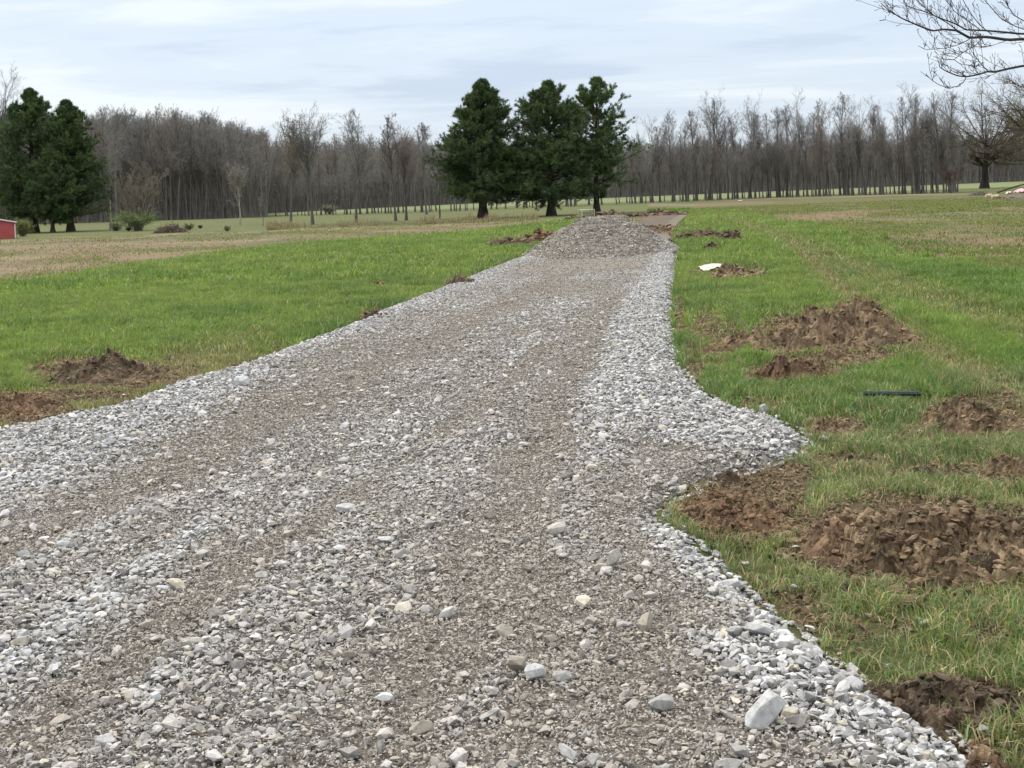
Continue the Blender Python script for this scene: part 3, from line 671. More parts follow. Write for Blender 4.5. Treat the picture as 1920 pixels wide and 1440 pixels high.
mound('dirt_mound', 'dark red heap of earth left of the gravel pile', 960, 463, 100, 1.8, 22, 26, SOIL_DARK, 50, 1.1)
mound('dirt_mound', 'further red heap of earth touching the gravel pile at left', 1015, 450, 80, 1.6, 17, 27, SOIL_RED, 40, 1.1)
mound('dirt_mound', 'small bare earth scrape in the middle of the left lawn', 710, 540, 54, 0.8, 12, 28, SOIL_RED, 18, 1.0)
mound('dirt_mound', 'reddish clods along the left gravel edge, the nearer of two', 708, 603, 80, 0.6, 24, 29, SOIL_DARK, 40, 1.2, 0.3)
mound('dirt_mound', 'dark turf clods along the left gravel edge, the further of two', 862, 537, 74, 0.7, 24, 30, SOIL_DARK, 36, 1.2, 0.3)
mound('dirt_mound', 'dark bank of earth on the far side of the gravel pile', 1130, 408, 120, 4.0, 9, 31, SOIL_DARK, 40, 1.1)
mound('dirt_mound', 'far reddish bank of earth beyond the dirt track', 1235, 404, 90, 4.0, 7, 32, SOIL_DARK, 40, 1.1)
mound('dirt_mound', 'little crumb of earth by the far left gravel edge', 650, 632, 26, 0.3, 8, 33, SOIL_DARK, 10, 1.1)
mound('dirt_mound', 'small dark clod in the grass right of the lumpy turf mound', 1637, 712, 30, 0.2, 14, 34, SOIL_DARK, 8, 1.1)

mound('dirt_mound', 'rutted strip of bare red earth lying along the dirt track behind the pile', 1232, 432, 44, 17.0, 5, 41, SOIL_DARK, 60, 1.6, flat=True)
mound('dirt_mound', 'low crumbly rim of earth between the dirt track and the right grass', 1272, 430, 14, 14.0, 4, 42, SOIL, 40, 1.6, flat=True)
mound('dirt_mound', 'brown crumbs of earth at the right foot of the gravel pile', 1262, 470, 26, 1.2, 8, 43, SOIL, 26, 1.3)
mound('dirt_mound', 'loose crumbs of earth trailing left from the largest mound spur', 1345, 662, 80, 0.6, 14, 44, SOIL_RED, 40, 1.2)
mound('dirt_mound', 'strawy flat clods between the largest mound and the lumpy turf mound', 1560, 680, 160, 0.5, 16, 45, SOIL, 70, 1.2)
# dirt track beyond the pile
def dirt_track():
    rows = [(1216, 1258, 456), (1226, 1257, 441), (1237, 1263, 430), (1249, 1271, 419), (1262, 1281, 410), (1273, 1289, 403.5)]
    V = []
    for a, b, py in rows:
        for px in np.linspace(a, b, 6):
            x, y = G(px, py); V.append((x, y, 0.02))
    n = len(rows); idx = np.arange(n * 6).reshape(n, 6)
    f = np.stack([idx[:-1, :-1], idx[:-1, 1:], idx[1:, 1:], idx[1:, :-1]], -1).reshape(-1, 4)
    m = M('track_mat', 0.9); m.color(m.ramp(m.noise(0.9, 8, 0.8), [(0.38, (0.085, 0.074, 0.048)), (0.62, (0.155, 0.132, 0.09))]))
    e_ = M('bare_earth_mat', 0.9); e_.color(e_.ramp(e_.noise(0.8, 8, 0.85), [(0.40, (0.045, 0.032, 0.020)), (0.5, (0.092, 0.066, 0.042)), (0.62, (0.15, 0.115, 0.080))]))
    tag(put('dirt_track', mesh('dirt_track', V, f, m.m)), kind='structure')
    rows = [(1185, 1221, 452), (1192, 1238, 430), (1198, 1250, 419), (1208, 1262, 410), (1220, 1273, 403.5)]
    V = []
    for a, b, py in rows:
        for px in np.linspace(a, b, 6):
            x, y = G(px, py); V.append((x, y, 0.026))
    n = len(rows); idx = np.arange(n * 6).reshape(n, 6)
    f = np.stack([idx[:-1, :-1], idx[:-1, 1:], idx[1:, 1:], idx[1:, :-1]], -1).reshape(-1, 4)
    tag(put('bare_earth', mesh('bare_earth', V, f, e_.m)), kind='structure')
dirt_track()

# ---------------------------------------------------------------- gravel pile
def gravel_pile():
    bx, by = G(1130, 490)
    r = np.random.default_rng(5)
    W, L, HH = 4.5, 8.0, 1.12
    def hz(x, y):                       # local: y=0 at the foot facing the camera
        xa = x - 0.16 * y * (y < 4) - 0.64 * (y >= 4) * 0.8 + 0.3 + 0.3 * (fbm(x * 0.8 + 3, y * 0.5, 3, 81) - 0.5)
        e = np.sqrt(((xa) / (W / 2)) ** 2 + ((y - L / 2) / (L / 2)) ** 2)
        top = HH * np.clip(1.28 - 1.32 * e, 0, 0.93)
        front = np.clip(y * 0.60, 0, 9)
        z = np.minimum(top, front)
        e2 = np.hypot((x - 0.95) / 1.3, (y - 6.0) / 2.4); z = np.maximum(z, 1.0 * np.clip(1.0 - e2, 0, 1))
        return z * (0.92 + 0.25 * (fbm(x * 1.4, y * 1.4, 4, 83) - 0.5)) + 0.12 * (fbm(x * 4, y * 4, 3, 84) - 0.5) * sstep(0, 0.2, z)
    xs = np.linspace(-2.6, 2.8, 120); ys = np.linspace(-0.4, L + 0.4, 200)
    X, Y = np.meshgrid(xs, ys, indexing='ij'); Z = hz(X, Y); Z = np.where(Z < 0.03, -0.06, Z)
    n, k = X.shape; idx = np.arange(n * k).reshape(n, k)
    f = np.stack([idx[:-1, :-1], idx[1:, :-1], idx[1:, 1:], idx[:-1, 1:]], -1).reshape(-1, 4)
    m = M('pile_mat', 0.92, 0.15); v = m.coord()
    m.color(m.ramp(m.noise(22, 7, 0.75, v), [(0.3, (0.10, 0.091, 0.079)), (0.5, (0.18, 0.166, 0.146)), (0.7, (0.27, 0.252, 0.228))])).bump(m.noise(30, 6, 0.75, v), 1, 0.03)
    o = put('gravel_pile', mesh('gravel_pile', np.stack([X.ravel(), Y.ravel(), Z.ravel()], -1), f, m.m, smooth=True), loc=(bx, by, 0.03))
    tag(o, 'tall pile of grey brown crushed stone dumped across the driveway', 'gravel pile')
    N = 34000; x = r.uniform(-2.5, 2.7, N); y = r.uniform(-0.3, L, N); z = hz(x, y); kk = z > 0.02; x, y, z = x[kk], y[kk], z[kk]
    n = len(x); size = 0.016 + 0.045 * r.beta(1.2, 3.0, n)
    edge = np.abs(x) / (W / 2); wv = 0.12 + 0.75 * sstep(0.6, 0.95, edge) + 0.25 * (fbm(x * 2, y * 2, 3, 90) - 0.5)
    V, Fa, C = scatter_stones(np.stack([x, y, z + size * 0.2], -1), size, stone_color(wv, r, n) * np.array([1.02, 1.0, .965]) * 0.98 * r.uniform(.7, 1.25, (n, 1)), 0, 500, 0.8)
    s = put('loose_stones', mesh('loose_stones', V, Fa, MAT_STONE, C), o); s['kind'] = 'stuff'
    # three bright stones on the right flank
    for (px, py) in ((1189, 446), (1197, 444), (1206, 446), (1190, 457), (1119, 488)): pass
gravel_pile()

# ---------------------------------------------------------------- grass
def grass_field(name, label, cat, specs, side, seed):
    r = np.random.default_rng(seed); VV, FQ, FT, CC = [], [], [], []; off = 0
    for (ylo, yhi, dens, h0, wd) in specs:
        area = (1.16 if side == 'right' else 0.96) * (yhi ** 2 - ylo ** 2) / 2; n = int(area * dens)
        y = np.sqrt(r.uniform(ylo ** 2, yhi ** 2, n)); x = r.uniform(-0.50 if side == 'left' else -0.46, 0.46 if side == 'left' else 0.70, n) * y + r.uniform(-.4, .4 if side == 'left' else 1.4, n)
        # gather blades in tufts
        tx = 0.035 * np.maximum(1, y / 15); x = x + tx * r.normal(size=n) * 0.5
        z_, px, py = zone(x, y)
        sel = (z_ <= 1) & ((px < 1130 + (py - 470) * -1.2) if side == 'left' else (px >= 1130))
        x, y, z_, px, py = x[sel], y[sel], z_[sel], px[sel], py[sel]
        sd = road_sd(x, y); n = len(x)
        dm = dirt_mask(px, py) * (0.25 + 1.5 * fbm(x * 3, y * 3, 4, 51)); dr = dry_mask(x, y, px, py)
        clump = fbm(x * 3.0, y * 3.0, 3, 61); tuft = fbm(x * 9, y * 9, 2, 66)
        p = (1 - sstep(0.25, 0.6, dm) * 0.93) * (1 - 0.5 * dr) * sstep(0.0, 0.05, -sd)
        weeds = sstep(0.35, 0.6, fbm(x * .3, y * .12, 4, 15)) * np.where(px > 1215, 1.1, 0.22) + np.where(px > 1215, 0.15, 0.03)
        right_near = (py > 700) & (px > 1130)
        p = p * np.where(z_ == 1, weeds, np.where(right_near, 0.26 + 1.35 * sstep(0.38, 0.6, clump * 0.6 + tuft * 0.4), 0.55 + 0.7 * clump))
        p = p * ~in_poly(px, py, TRACK_PX) * (1 - 0.95 * field_patch(px, py))
        k = r.random(n) < p; x, y, z_, px, py, dr, dm, sd, clump, tuft = (q[k] for q in (x, y, z_, px, py, dr, dm, sd, clump, tuft)); n = len(x)
        patch = fbm(x * 0.35, y * 0.2, 4, 62); big = fbm(x * 0.09, y * 0.06, 3, 63); band = fbm(x * 0.12 + y * .05, y * 0.6 - x * .2, 3, 64)
        near_edge = np.exp(-np.maximum(-sd, 0) / 0.9); deep = sstep(0.42, 0.66, fbm(x * 1.1, y * 0.8, 4, 67))
        h = h0 * (0.5 + 1.0 * clump) * r.uniform(0.45, 1.2, n) * np.where(z_ == 1, 0.38, 1) * (1 - 0.5 * dr) * (1 - 0.45 * sstep(0.15, 0.5, dm)) * (1 + 0.35 * deep)
        c = GREEN + (GREEN_D - GREEN) * (sstep(0.38, 0.62, patch) * 0.3 + near_edge * 0.5 + deep * 0.45).clip(0, 1)[:, None]
        yel = np.clip(sstep(0.45, 0.7, big) * 0.45 + sstep(12, 55, y) * 0.6 + 0.5 * (band - 0.5), 0, 0.95) * (1 - .6 * deep)
        c = c + (GREEN_Y - c) * (yel * r.uniform(0.4, 1.1, n)).clip(0, 1)[:, None]
        c = c + (OLIVE - c) * (dr * r.uniform(0.3, 1.0, n))[:, None]
        tb = r.random(n); pst = 0.05 + 0.34 * dr + 0.22 * sstep(0.08, 0.4, dm) + np.where(px > 1215, 0.28, 0.5) * (z_ == 1) + 0.07 * right_near[k]
        c = np.where((tb < pst)[:, None], STRAW * r.uniform(0.6, 1.1, n)[:, None], c)
        c = np.where(((tb > np.where(right_near[k], 0.74, 0.88)) & (z_ == 0))[:, None], GREEN_B, c)
        c = c * np.where(z_ == 1, r.uniform(0.6, 0.95, n), r.uniform(0.68, 1.3, n))[:, None] * (0.62 + 0.76 * tuft)[:, None]
        w = wd * r.uniform(0.7, 1.3, n)
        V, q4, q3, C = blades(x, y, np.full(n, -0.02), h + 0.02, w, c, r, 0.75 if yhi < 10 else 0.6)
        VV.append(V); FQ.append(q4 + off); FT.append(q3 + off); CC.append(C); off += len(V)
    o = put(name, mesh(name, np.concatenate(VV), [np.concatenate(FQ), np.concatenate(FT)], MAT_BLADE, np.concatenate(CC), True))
    return tag(o, label, cat, kind='stuff')
SP = [(4.0, 9.5, 6500, 0.085, 0.0055), (9.5, 16, 4200, 0.10, 0.0080), (16, 30, 1500, 0.115, 0.014), (30, 60, 320, 0.14, 0.030), (60, 125, 60, 0.16, 0.05)]
grass_field('lawn_grass', 'lush green grass left of the gravel driveway', 'grass', SP, 'left', 21)
grass_field('lawn_grass', 'green grass torn up by mud on the right of the driveway', 'grass', SP, 'right', 22)

def crumbs():
    r = np.random.default_rng(55); n = 420000; y = np.sqrt(r.uniform(16, 22 ** 2, n)); x = r.uniform(-.4, .4, n) * y
    px, py = PX(x, y); dm = dirt_mask(px, py) * (0.25 + 1.5 * fbm(x * 3, y * 3, 4, 51)); sd = road_sd(x, y)
    k = (r.random(n) < sstep(0.10, 0.55, dm) * 0.9) & (sd < -0.02); x, y = x[k], y[k]
    size = (0.006 + 0.02 * r.random(len(x)) ** 4) * np.maximum(1, y / 12)
    V, f, _ = scatter_stones(np.stack([x, y, size * 0.2], -1), size, np.ones((len(x), 3)), 0, 901, 0.9)
    tag(put('soil_crumbs', mesh('soil_crumbs', V, f, SOIL)), 'small crumbs of earth strewn over the torn up grass', 'soil', kind='stuff')
crumbs()

# ================================================================ TREES
def nrm(v): return v / np.maximum(np.linalg.norm(v, axis=-1, keepdims=True), 1e-9)
def grow(st, d, ln, r0, r1, S, wander, trop, r):
    n = len(st); P_ = np.zeros((n, S + 1, 3)); P_[:, 0] = st; d = nrm(d)
    for k in range(S):
        d = nrm(d + wander * r.normal(size=(n, 3)) + trop * np.array([0, 0, 1.0]))
        P_[:, k + 1] = P_[:, k] + d * (ln / S)[:, None]
    t = np.linspace(0, 1, S + 1)[None]
    return P_, r0[:, None] * (1 - t) + r1[:, None] * t
def spawn(Pp, Rp, ln, cnt, t0, t1, ang, ratio, r, rr=0.6, taper=0.5, flat=0.0):
    n, S1, _ = Pp.shape; S = S1 - 1
    idx = np.repeat(np.arange(n), cnt); m_ = len(idx); t = r.uniform(t0, t1, m_)
    s = np.clip((t * S).astype(int), 0, S - 1); fr = t * S - s
    a, b = Pp[idx, s], Pp[idx, s + 1]; pos = a + (b - a) * fr[:, None]; pd = nrm(b - a)
    q = r.normal(size=(m_, 3)); q[:, 2] *= (1 - flat); q = nrm(q - (q * pd).sum(1)[:, None] * pd)
    an = np.radians(r.normal(ang, ang * 0.22, m_)); d = pd * np.cos(an)[:, None] + q * np.sin(an)[:, None]
    L = ln[idx] * ratio * (1 - taper * (t - t0) / (t1 - t0 + 1e-6)) * r.uniform(0.7, 1.2, m_)
    R = (Rp[idx, s] * (1 - fr) + Rp[idx, s + 1] * fr) * rr
    return pos, d, L, R
def envelope(s, Ht, c, rx, rz, r):
    """limb length so that the tips fill an egg-shaped crown"""
    o = (s[0] - np.array([0, 0, c * Ht])) / np.array([rx, rx, rz]) / Ht; d = nrm(s[1] + np.array([0, 0, .25])) / np.array([rx, rx, rz]) / Ht
    a = (d * d).sum(1); b = (o * d).sum(1); cc = (o * o).sum(1) - 1; q = np.maximum(b * b - a * cc, 0)
    L = np.maximum((-b + np.sqrt(q)) / a, 0.05 * Ht) * r.uniform(0.72, 1.04, len(a)); return (s[0], s[1], L, s[3])
def crown_shape(s, Ht, lo=0.3):
    zf = np.clip((s[0][:, 2] / Ht - lo) / (1 - lo), 0, 1); return (s[0], s[1], s[2] * (0.4 + 0.85 * np.sin(np.pi * np.clip(zf, 0, 1) ** 0.9)), s[3])
def tubes(Pp, R, k=3):
    n, S1, _ = Pp.shape
    T = np.zeros_like(Pp); T[:, 1:-1] = Pp[:, 2:] - Pp[:, :-2]; T[:, 0] = Pp[:, 1] - Pp[:, 0]; T[:, -1] = Pp[:, -1] - Pp[:, -2]; T = nrm(T)
    ref = np.where(np.abs(T[..., 2:3]) > 0.9, np.array([1.0, 0, 0]), np.array([0, 0, 1.0]))
    ref = np.broadcast_to(ref[:, :1], T.shape)
    U = nrm(np.cross(T, ref)); W_ = np.cross(T, U)
    a = np.arange(k) * 2 * np.pi / k
    ring = Pp[:, :, None] + R[:, :, None, None] * (np.cos(a)[None, None, :, None] * U[:, :, None] + np.sin(a)[None, None, :, None] * W_[:, :, None])
    V = ring.reshape(-1, 3); base = (np.arange(n * S1).reshape(n, S1) * k)
    lo, hi = base[:, :-1].reshape(-1, 1), base[:, 1:].reshape(-1, 1)
    j = np.arange(k); j2 = (j + 1) % k
    f = np.stack([lo + j, lo + j2, hi + j2, hi + j], -1).reshape(-1, 4)
    return V, f
def join(lst):
    VV, FF, CC = [], [], []; off = 0
    for V, f, c in lst:
        VV.append(V); FF.append(f + off); CC.append(np.broadcast_to(np.asarray(c), (len(V), 3))); off += len(V)
    return np.concatenate(VV), np.concatenate(FF), np.concatenate(CC)
def one(v): return np.array([v], float)
BARK = np.array([0.13, 0.12, 0.108]); TWIG = np.array([0.250, 0.238, 0.220]); TWIG_RED = np.array([0.272, 0.228, 0.200])

def bare_tree(form, Ht, seed, bark=BARK, twig=TWIG, dens=1.0, tw=1.0):
    """returns (trunk mesh, crown mesh)"""
    r = np.random.default_rng(seed); A = np.array
    if form == 'row':        # tall and slender with steep side limbs
        rt = Ht * 0.0115
        tp, trd = grow(A([[0, 0, 0.]]), A([[0, 0, 1.]]), one(Ht * 0.97), one(rt), one(rt * 0.12), 14, 0.035, 0.08, r)
        s = spawn(tp, trd, one(Ht), int(46 * dens), 0.34, 0.99, 32, 0.22, r, 0.42, 0.35); s = envelope(s, Ht, .68, .12, .34, r); up = 0.07
        c2, c3, c4 = 7, 4, 3
    elif form == 'fork':     # trunk forks into several rising leaders
        rt = Ht * 0.013
        tp, trd = grow(A([[0, 0, 0.]]), A([[0, 0, 1.]]), one(Ht * 0.62), one(rt), one(rt * 0.4), 8, 0.05, 0.06, r)
        s = spawn(tp, trd, one(Ht), int(22 * dens), 0.38, 1.0, 25, 0.50, r, 0.5, 0.2); s = envelope(s, Ht, .64, .19, .36, r); up = 0.05
        c2, c3, c4 = 10, 6, 3
    elif form == 'vase':     # broad fan
        rt = Ht * 0.012
        tp, trd = grow(A([[0, 0, 0.]]), A([[0, 0, 1.]]), one(Ht * 0.6), one(rt), one(rt * 0.45), 8, 0.03, 0.08, r)
        s = spawn(tp, trd, one(Ht), int(34 * dens), 0.56, 1.0, 28, 0.50, r, 0.42, 0.1); s = envelope(s, Ht, .69, .175, .31, r); up = 0.03
        c2, c3, c4 = 10, 6, 4
    elif form == 'oak':      # short thick trunk, wide crown
        rt = Ht * 0.034
        tp, trd = grow(A([[0, 0, 0.]]), A([[0, 0, 1.]]), one(Ht * 0.42), one(rt), one(rt * 0.6), 5, 0.04, 0.05, r)
        s = spawn(tp, trd, one(Ht), int(24 * dens), 0.42, 1.0, 66, 0.66, r, 0.36, 0.1); s = envelope(s, Ht, .52, .62, .48, r); up = 0.02
        c2, c3, c4 = 11, 7, 4
    elif form == 'shrub':    # several stems from the ground
        rt = Ht * 0.012
        k = 7; a = r.uniform(0, 6.28, k)
        st = np.stack([np.cos(a) * .15, np.sin(a) * .15, a * 0], -1)
        tp, trd = grow(st, np.stack([np.cos(a) * .38, np.sin(a) * .38, a * 0 + 1], -1), r.uniform(.6, .95, k) * Ht, np.full(k, rt), np.full(k, rt * .2), 8, 0.07, 0.06, r)
        s = spawn(tp, trd, np.full(k, Ht), int(9 * dens), 0.25, 1.0, 38, 0.34, r, 0.5, 0.4); up = 0.1
        c2, c3, c4 = 7, 5, 3
    elif form == 'snag':     # dead pole with stub branches near the top
        rt = Ht * 0.012
        tp, trd = grow(A([[0, 0, 0.]]), A([[0, 0, 1.]]), one(Ht), one(rt), one(rt * 0.55), 8, 0.02, 0.08, r)
        s = spawn(tp, trd, one(Ht), 9, 0.6, 0.98, 60, 0.16, r, 0.4, 0.3); up = 0.1
        c2, c3, c4 = 3, 2, 1
    # root flare
    trd[:, 0] *= 1.55; 
    if trd.shape[1] > 1: trd[:, 1] *= 1.05
    tv, tf = tubes(tp, trd, 7)
    trunk = mesh('trunk', tv, tf, MAT_BARK, np.broadcast_to(bark, (len(tv), 3)), True)
    out = []
    p1, r1 = grow(s[0], s[1], s[2], s[3], s[3] * 0.25, 7, 0.055, up, r); V, f = tubes(p1, r1, 4); out.append((V, f, bark * 1.0))
    s2 = spawn(p1, r1, s[2], c2, 0.12, 1.0, 40, 0.42, r, 0.55, 0.45); p2, r2 = grow(s2[0], s2[1], s2[2], np.maximum(s2[3], .012 * tw), np.full(len(s2[3]), .007 * tw), 4, 0.07, up * 1.3, r)
    V, f = tubes(p2, r2, 3); out.append((V, f, (bark + twig) / 2))
    s3 = spawn(p2, r2, s2[2], c3, 0.1, 1.0, 42, 0.48, r, 0.6, 0.4); p3, r3 = grow(s3[0], s3[1], s3[2], np.full(len(s3[3]), .0105 * tw), np.full(len(s3[3]), .005 * tw), 3, 0.08, up * 1.3, r)
    V, f = tubes(p3, r3, 3); out.append((V, f, twig))
    s4 = spawn(p3, r3, s3[2], c4, 0.15, 1.0, 40, 0.6, r, 0.6, 0.3); p4, r4 = grow(s4[0], s4[1], s4[2], np.full(len(s4[3]), .008 * tw), np.full(len(s4[3]), .003 * tw), 2, 0.08, up * 1.5, r)
    V, f = tubes(p4, r4, 3); out.append((V, f, twig))
    V, f, c = join(out)
    crown = mesh('crown', V, f, MAT_TWIG, c)
    return trunk, crown
def plant_tree(name, meshes, x, y, scale=1.0, rz=0.0, sx=None):
    e = bpy.data.objects.new(name, None); COL.objects.link(e); e.empty_display_size = 0.5
    e.location = (x, y, -0.05); e.rotation_euler = (0, 0, rz); e.scale = (scale * (sx or 1), scale * (sx or 1), scale)
    put('trunk', meshes[0], e); put('crown', meshes[1], e)
    return e
PROTO = {}
for k in range(6): PROTO['row', k] = bare_tree('row', 16, 40 + k, dens=1.0 if k % 2 else 0.8, bark=BARK * (0.75 + 0.1 * k), tw=1.0)
for k in range(3): PROTO['rowred', k] = bare_tree('row', 16, 50 + k, twig=TWIG_RED, dens=1.1, tw=1.05)
for k in range(4): PROTO['fork', k] = bare_tree('fork', 15, 60 + k, tw=1.0, dens=0.9)
for k in range(2): PROTO['forkred', k] = bare_tree('fork', 14, 66 + k, tw=1.05, twig=TWIG_RED, dens=0.9)
for k in range(2): PROTO['shrub', k] = bare_tree('shrub', 6, 70 + k, tw=1.0)

ORD = ['first', 'second', 'third', 'fourth', 'fifth', 'sixth', 'seventh', 'eighth', 'ninth', 'tenth', 'eleventh', 'twelfth', 'thirteenth', 'fourteenth', 'fifteenth', 'sixteenth', 'seventeenth', 'eighteenth', 'nineteenth', 'twentieth']
rt = random.Random(3)
# the far row on the right: base along a line, heights read off the photo
ROWX = [(1200, 250), (1225, 214), (1241, 232), (1262, 206), (1286, 226), (1309, 202), (1331, 181), (1347, 186), (1370, 216), (1386, 206), (1402, 192), (1422, 201), (1442, 212), (1465, 202), (1481, 190), (1501, 172), (1521, 214), (1536, 204), (1556, 184), (1590, 174), (1605, 208), (1616, 181), (1640, 200), (1661, 190), (1690, 182), (1711, 155), (1731, 168), (1746, 198), (1762, 168), (1788, 163)]
for i, (px, top) in enumerate(ROWX):
    base = float(line_y(px, [(1180, 382), (1440, 370), (1800, 361)]))
    x, y, hh = height_px(px, base, top); y += rt.uniform(-2, 3)
    wide = top in (172, 155, 181)
    key = ('fork', i % 4) if wide or rt.random() < 0.15 else (('rowred', i % 3) if rt.random() < 0.28 else ('row', i % 6))
    nominal = {'fork': 15, 'row': 16, 'rowred': 16}[key[0]]
    t = plant_tree('bare_tree', PROTO[key], x, y, hh / nominal * 1.0, rt.uniform(0, 6.28))
    n = i if i < 15 else len(ROWX) - 1 - i
    side = 'the dark pines' if i < 15 else 'the wide oak'
    tag(t, f'tall slender bare tree, {ORD[n]} in the far row counting from {side}', 'tree', 'tall bare trees in the far row on the right')
# slim young trees filling that row, and its continuation behind the pines to the left
for i in range(230):
    px = rt.uniform(500, 1800) if i % 3 else rt.uniform(1190, 1800)
    base = float(line_y(px, [(480, 407), (700, 401), (960, 391), (1200, 381), (1440, 370.5), (1800, 361)])) + rt.uniform(-1.6, 0.6)
    x, y = G(px, base); hh = rt.uniform(5.5, 10.5)
    key = rt.choice([('row', 0), ('row', 3), ('row', 5), ('rowred', 1), ('fork', 2), ('row', 2)])
    t = plant_tree('young_tree', PROTO[key], x, y, hh / 16, rt.uniform(0, 6.28), 1.0)
    if px > 1150: tag(t, 'slim young bare tree among the tall trees of the far right row', 'tree', 'young bare trees in the far right row')
    else: tag(t, 'slim young bare tree in the far row behind the centre pines and lawn trees', 'tree', 'young bare trees in the far row behind the pines')

# named lawn trees on the left
def lawn_tree(form, px, base, top, label, seed, **kw):
    x, y, hh = height_px(px, base, top)
    ms = bare_tree(form, hh, seed, **kw)
    t = plant_tree('bare_tree', ms, x, y, 1.0, rt.uniform(0, 6))
    return tag(t, label, 'tree')
PALE = np.array([0.33, 0.30, 0.25])
lawn_tree('vase', 586, 421, 190, 'tallest bare tree on the left lawn with a rounded fan crown', 201, tw=0.95, dens=0.75)
lawn_tree('row', 545, 423, 215, 'slim brownish bare tree just left of the fan crowned one', 202, twig=np.array([.22, .175, .13]), dens=0.9, tw=.9)
lawn_tree('fork', 668, 418, 206, 'thick trunked bare tree with forked top right of the fan crowned one', 203, dens=0.85, tw=.95)
lawn_tree('row', 742, 414, 214, 'straight slim bare tree beside the crooked one left of the pines', 204, dens=0.9, tw=.95, twig=np.array([.2, .165, .14]))
lawn_tree('fork', 762, 413, 228, 'crooked bare tree with low curved limbs left of the pines', 205, dens=0.75, tw=.95, twig=TWIG_RED)
lawn_tree('snag', 825, 411, 292, 'dead grey pole of a tree touching the left edge of the centre pines', 206)
lawn_tree('row', 800, 402, 232, 'bare tree behind the dead pole at the left of the pines', 207, tw=1.2)
lawn_tree('row', 493, 424, 360, 'short thin bare sapling left of the slim brownish tree', 208, tw=0.9)
lawn_tree('fork', 451, 422, 296, 'small white barked bare tree alone on the left lawn', 209, bark=PALE, twig=np.array([.27, .245, .21]), dens=0.8, tw=1.2)
lawn_tree('row', 208, 431, 240, 'thin pale trunked tree standing beside the left pines', 210, bark=np.array([.3, .27, .21]), tw=1.0, dens=0.8)
lawn_tree('shrub', 262, 432, 292, 'many stemmed pale shrub tree beside a green leafing bush', 211, bark=np.array([.2, .175, .14]), twig=np.array([.2, .17, .13]), tw=1.0)
lawn_tree('shrub', 14, 437, 330, 'bare grey multi stemmed tree behind the red shed, left stem group', 212, bark=np.array([.22, .2, .16]), twig=np.array([.19, .17, .14]), tw=1.1)
lawn_tree('row', 28, 436, 300, 'pair stem of pale bare trunk behind the red shed, nearer the pines', 213, bark=np.array([.22, .2, .16]), tw=1.1)
lawn_tree('fork', 14, 425, 128, 'tall dark bare tree rising above the left pines at the frame edge', 214, tw=1.5, dens=1.3, twig=BARK, bark=BARK * .6)
lawn_tree('shrub', 1785, 362, 300, 'low spreading bare tree at the right end of the far row', 215, tw=1.3, dens=1.2, twig=np.array([.14, .1, .085]))
lawn_tree('oak', 1846, 353, 152, 'wide spreading oak with a thick dark trunk at the far right', 216, tw=1.7, dens=1.5, bark=np.array([.05, .043, .036]), twig=np.array([.155, .13, .09]))
lawn_tree('oak', 1990, 350, 95, 'dense olive twigged tree crown cut off by the right frame edge', 217, tw=2.2, dens=1.8, bark=np.array([.07, .06, .05]), twig=np.array([.16, .135, .085]))

# front edge of the left wood: trees one can tell apart
WOODTOP = [(-200, 170), (0, 190), (60, 200), (130, 196), (170, 200), (210, 196), (260, 205), (330, 196), (390, 202), (430, 215), (480, 236)]
for i in range(64):
    px = -60 + 560 * (i + rt.uniform(-0.3, 0.3)) / 64
    base = 424 - (px + 60) * 0.031 + rt.uniform(-1.5, 1.0)
    x, y, hh = height_px(px, base, float(line_y(px, WOODTOP)) + rt.uniform(-4, 32))
    key = rt.choice([('row', 0), ('row', 1), ('row', 4), ('row', 5), ('row', 2), ('fork', 0), ('fork', 1), ('rowred', 0)])
    t = plant_tree('woodland_tree', PROTO[key], x, y, hh / 16, rt.uniform(0, 6.28), 1.0)
    tag(t, 'straight grey bare tree on the front edge of the left wood', 'tree', 'bare trees along the front edge of the left wood')

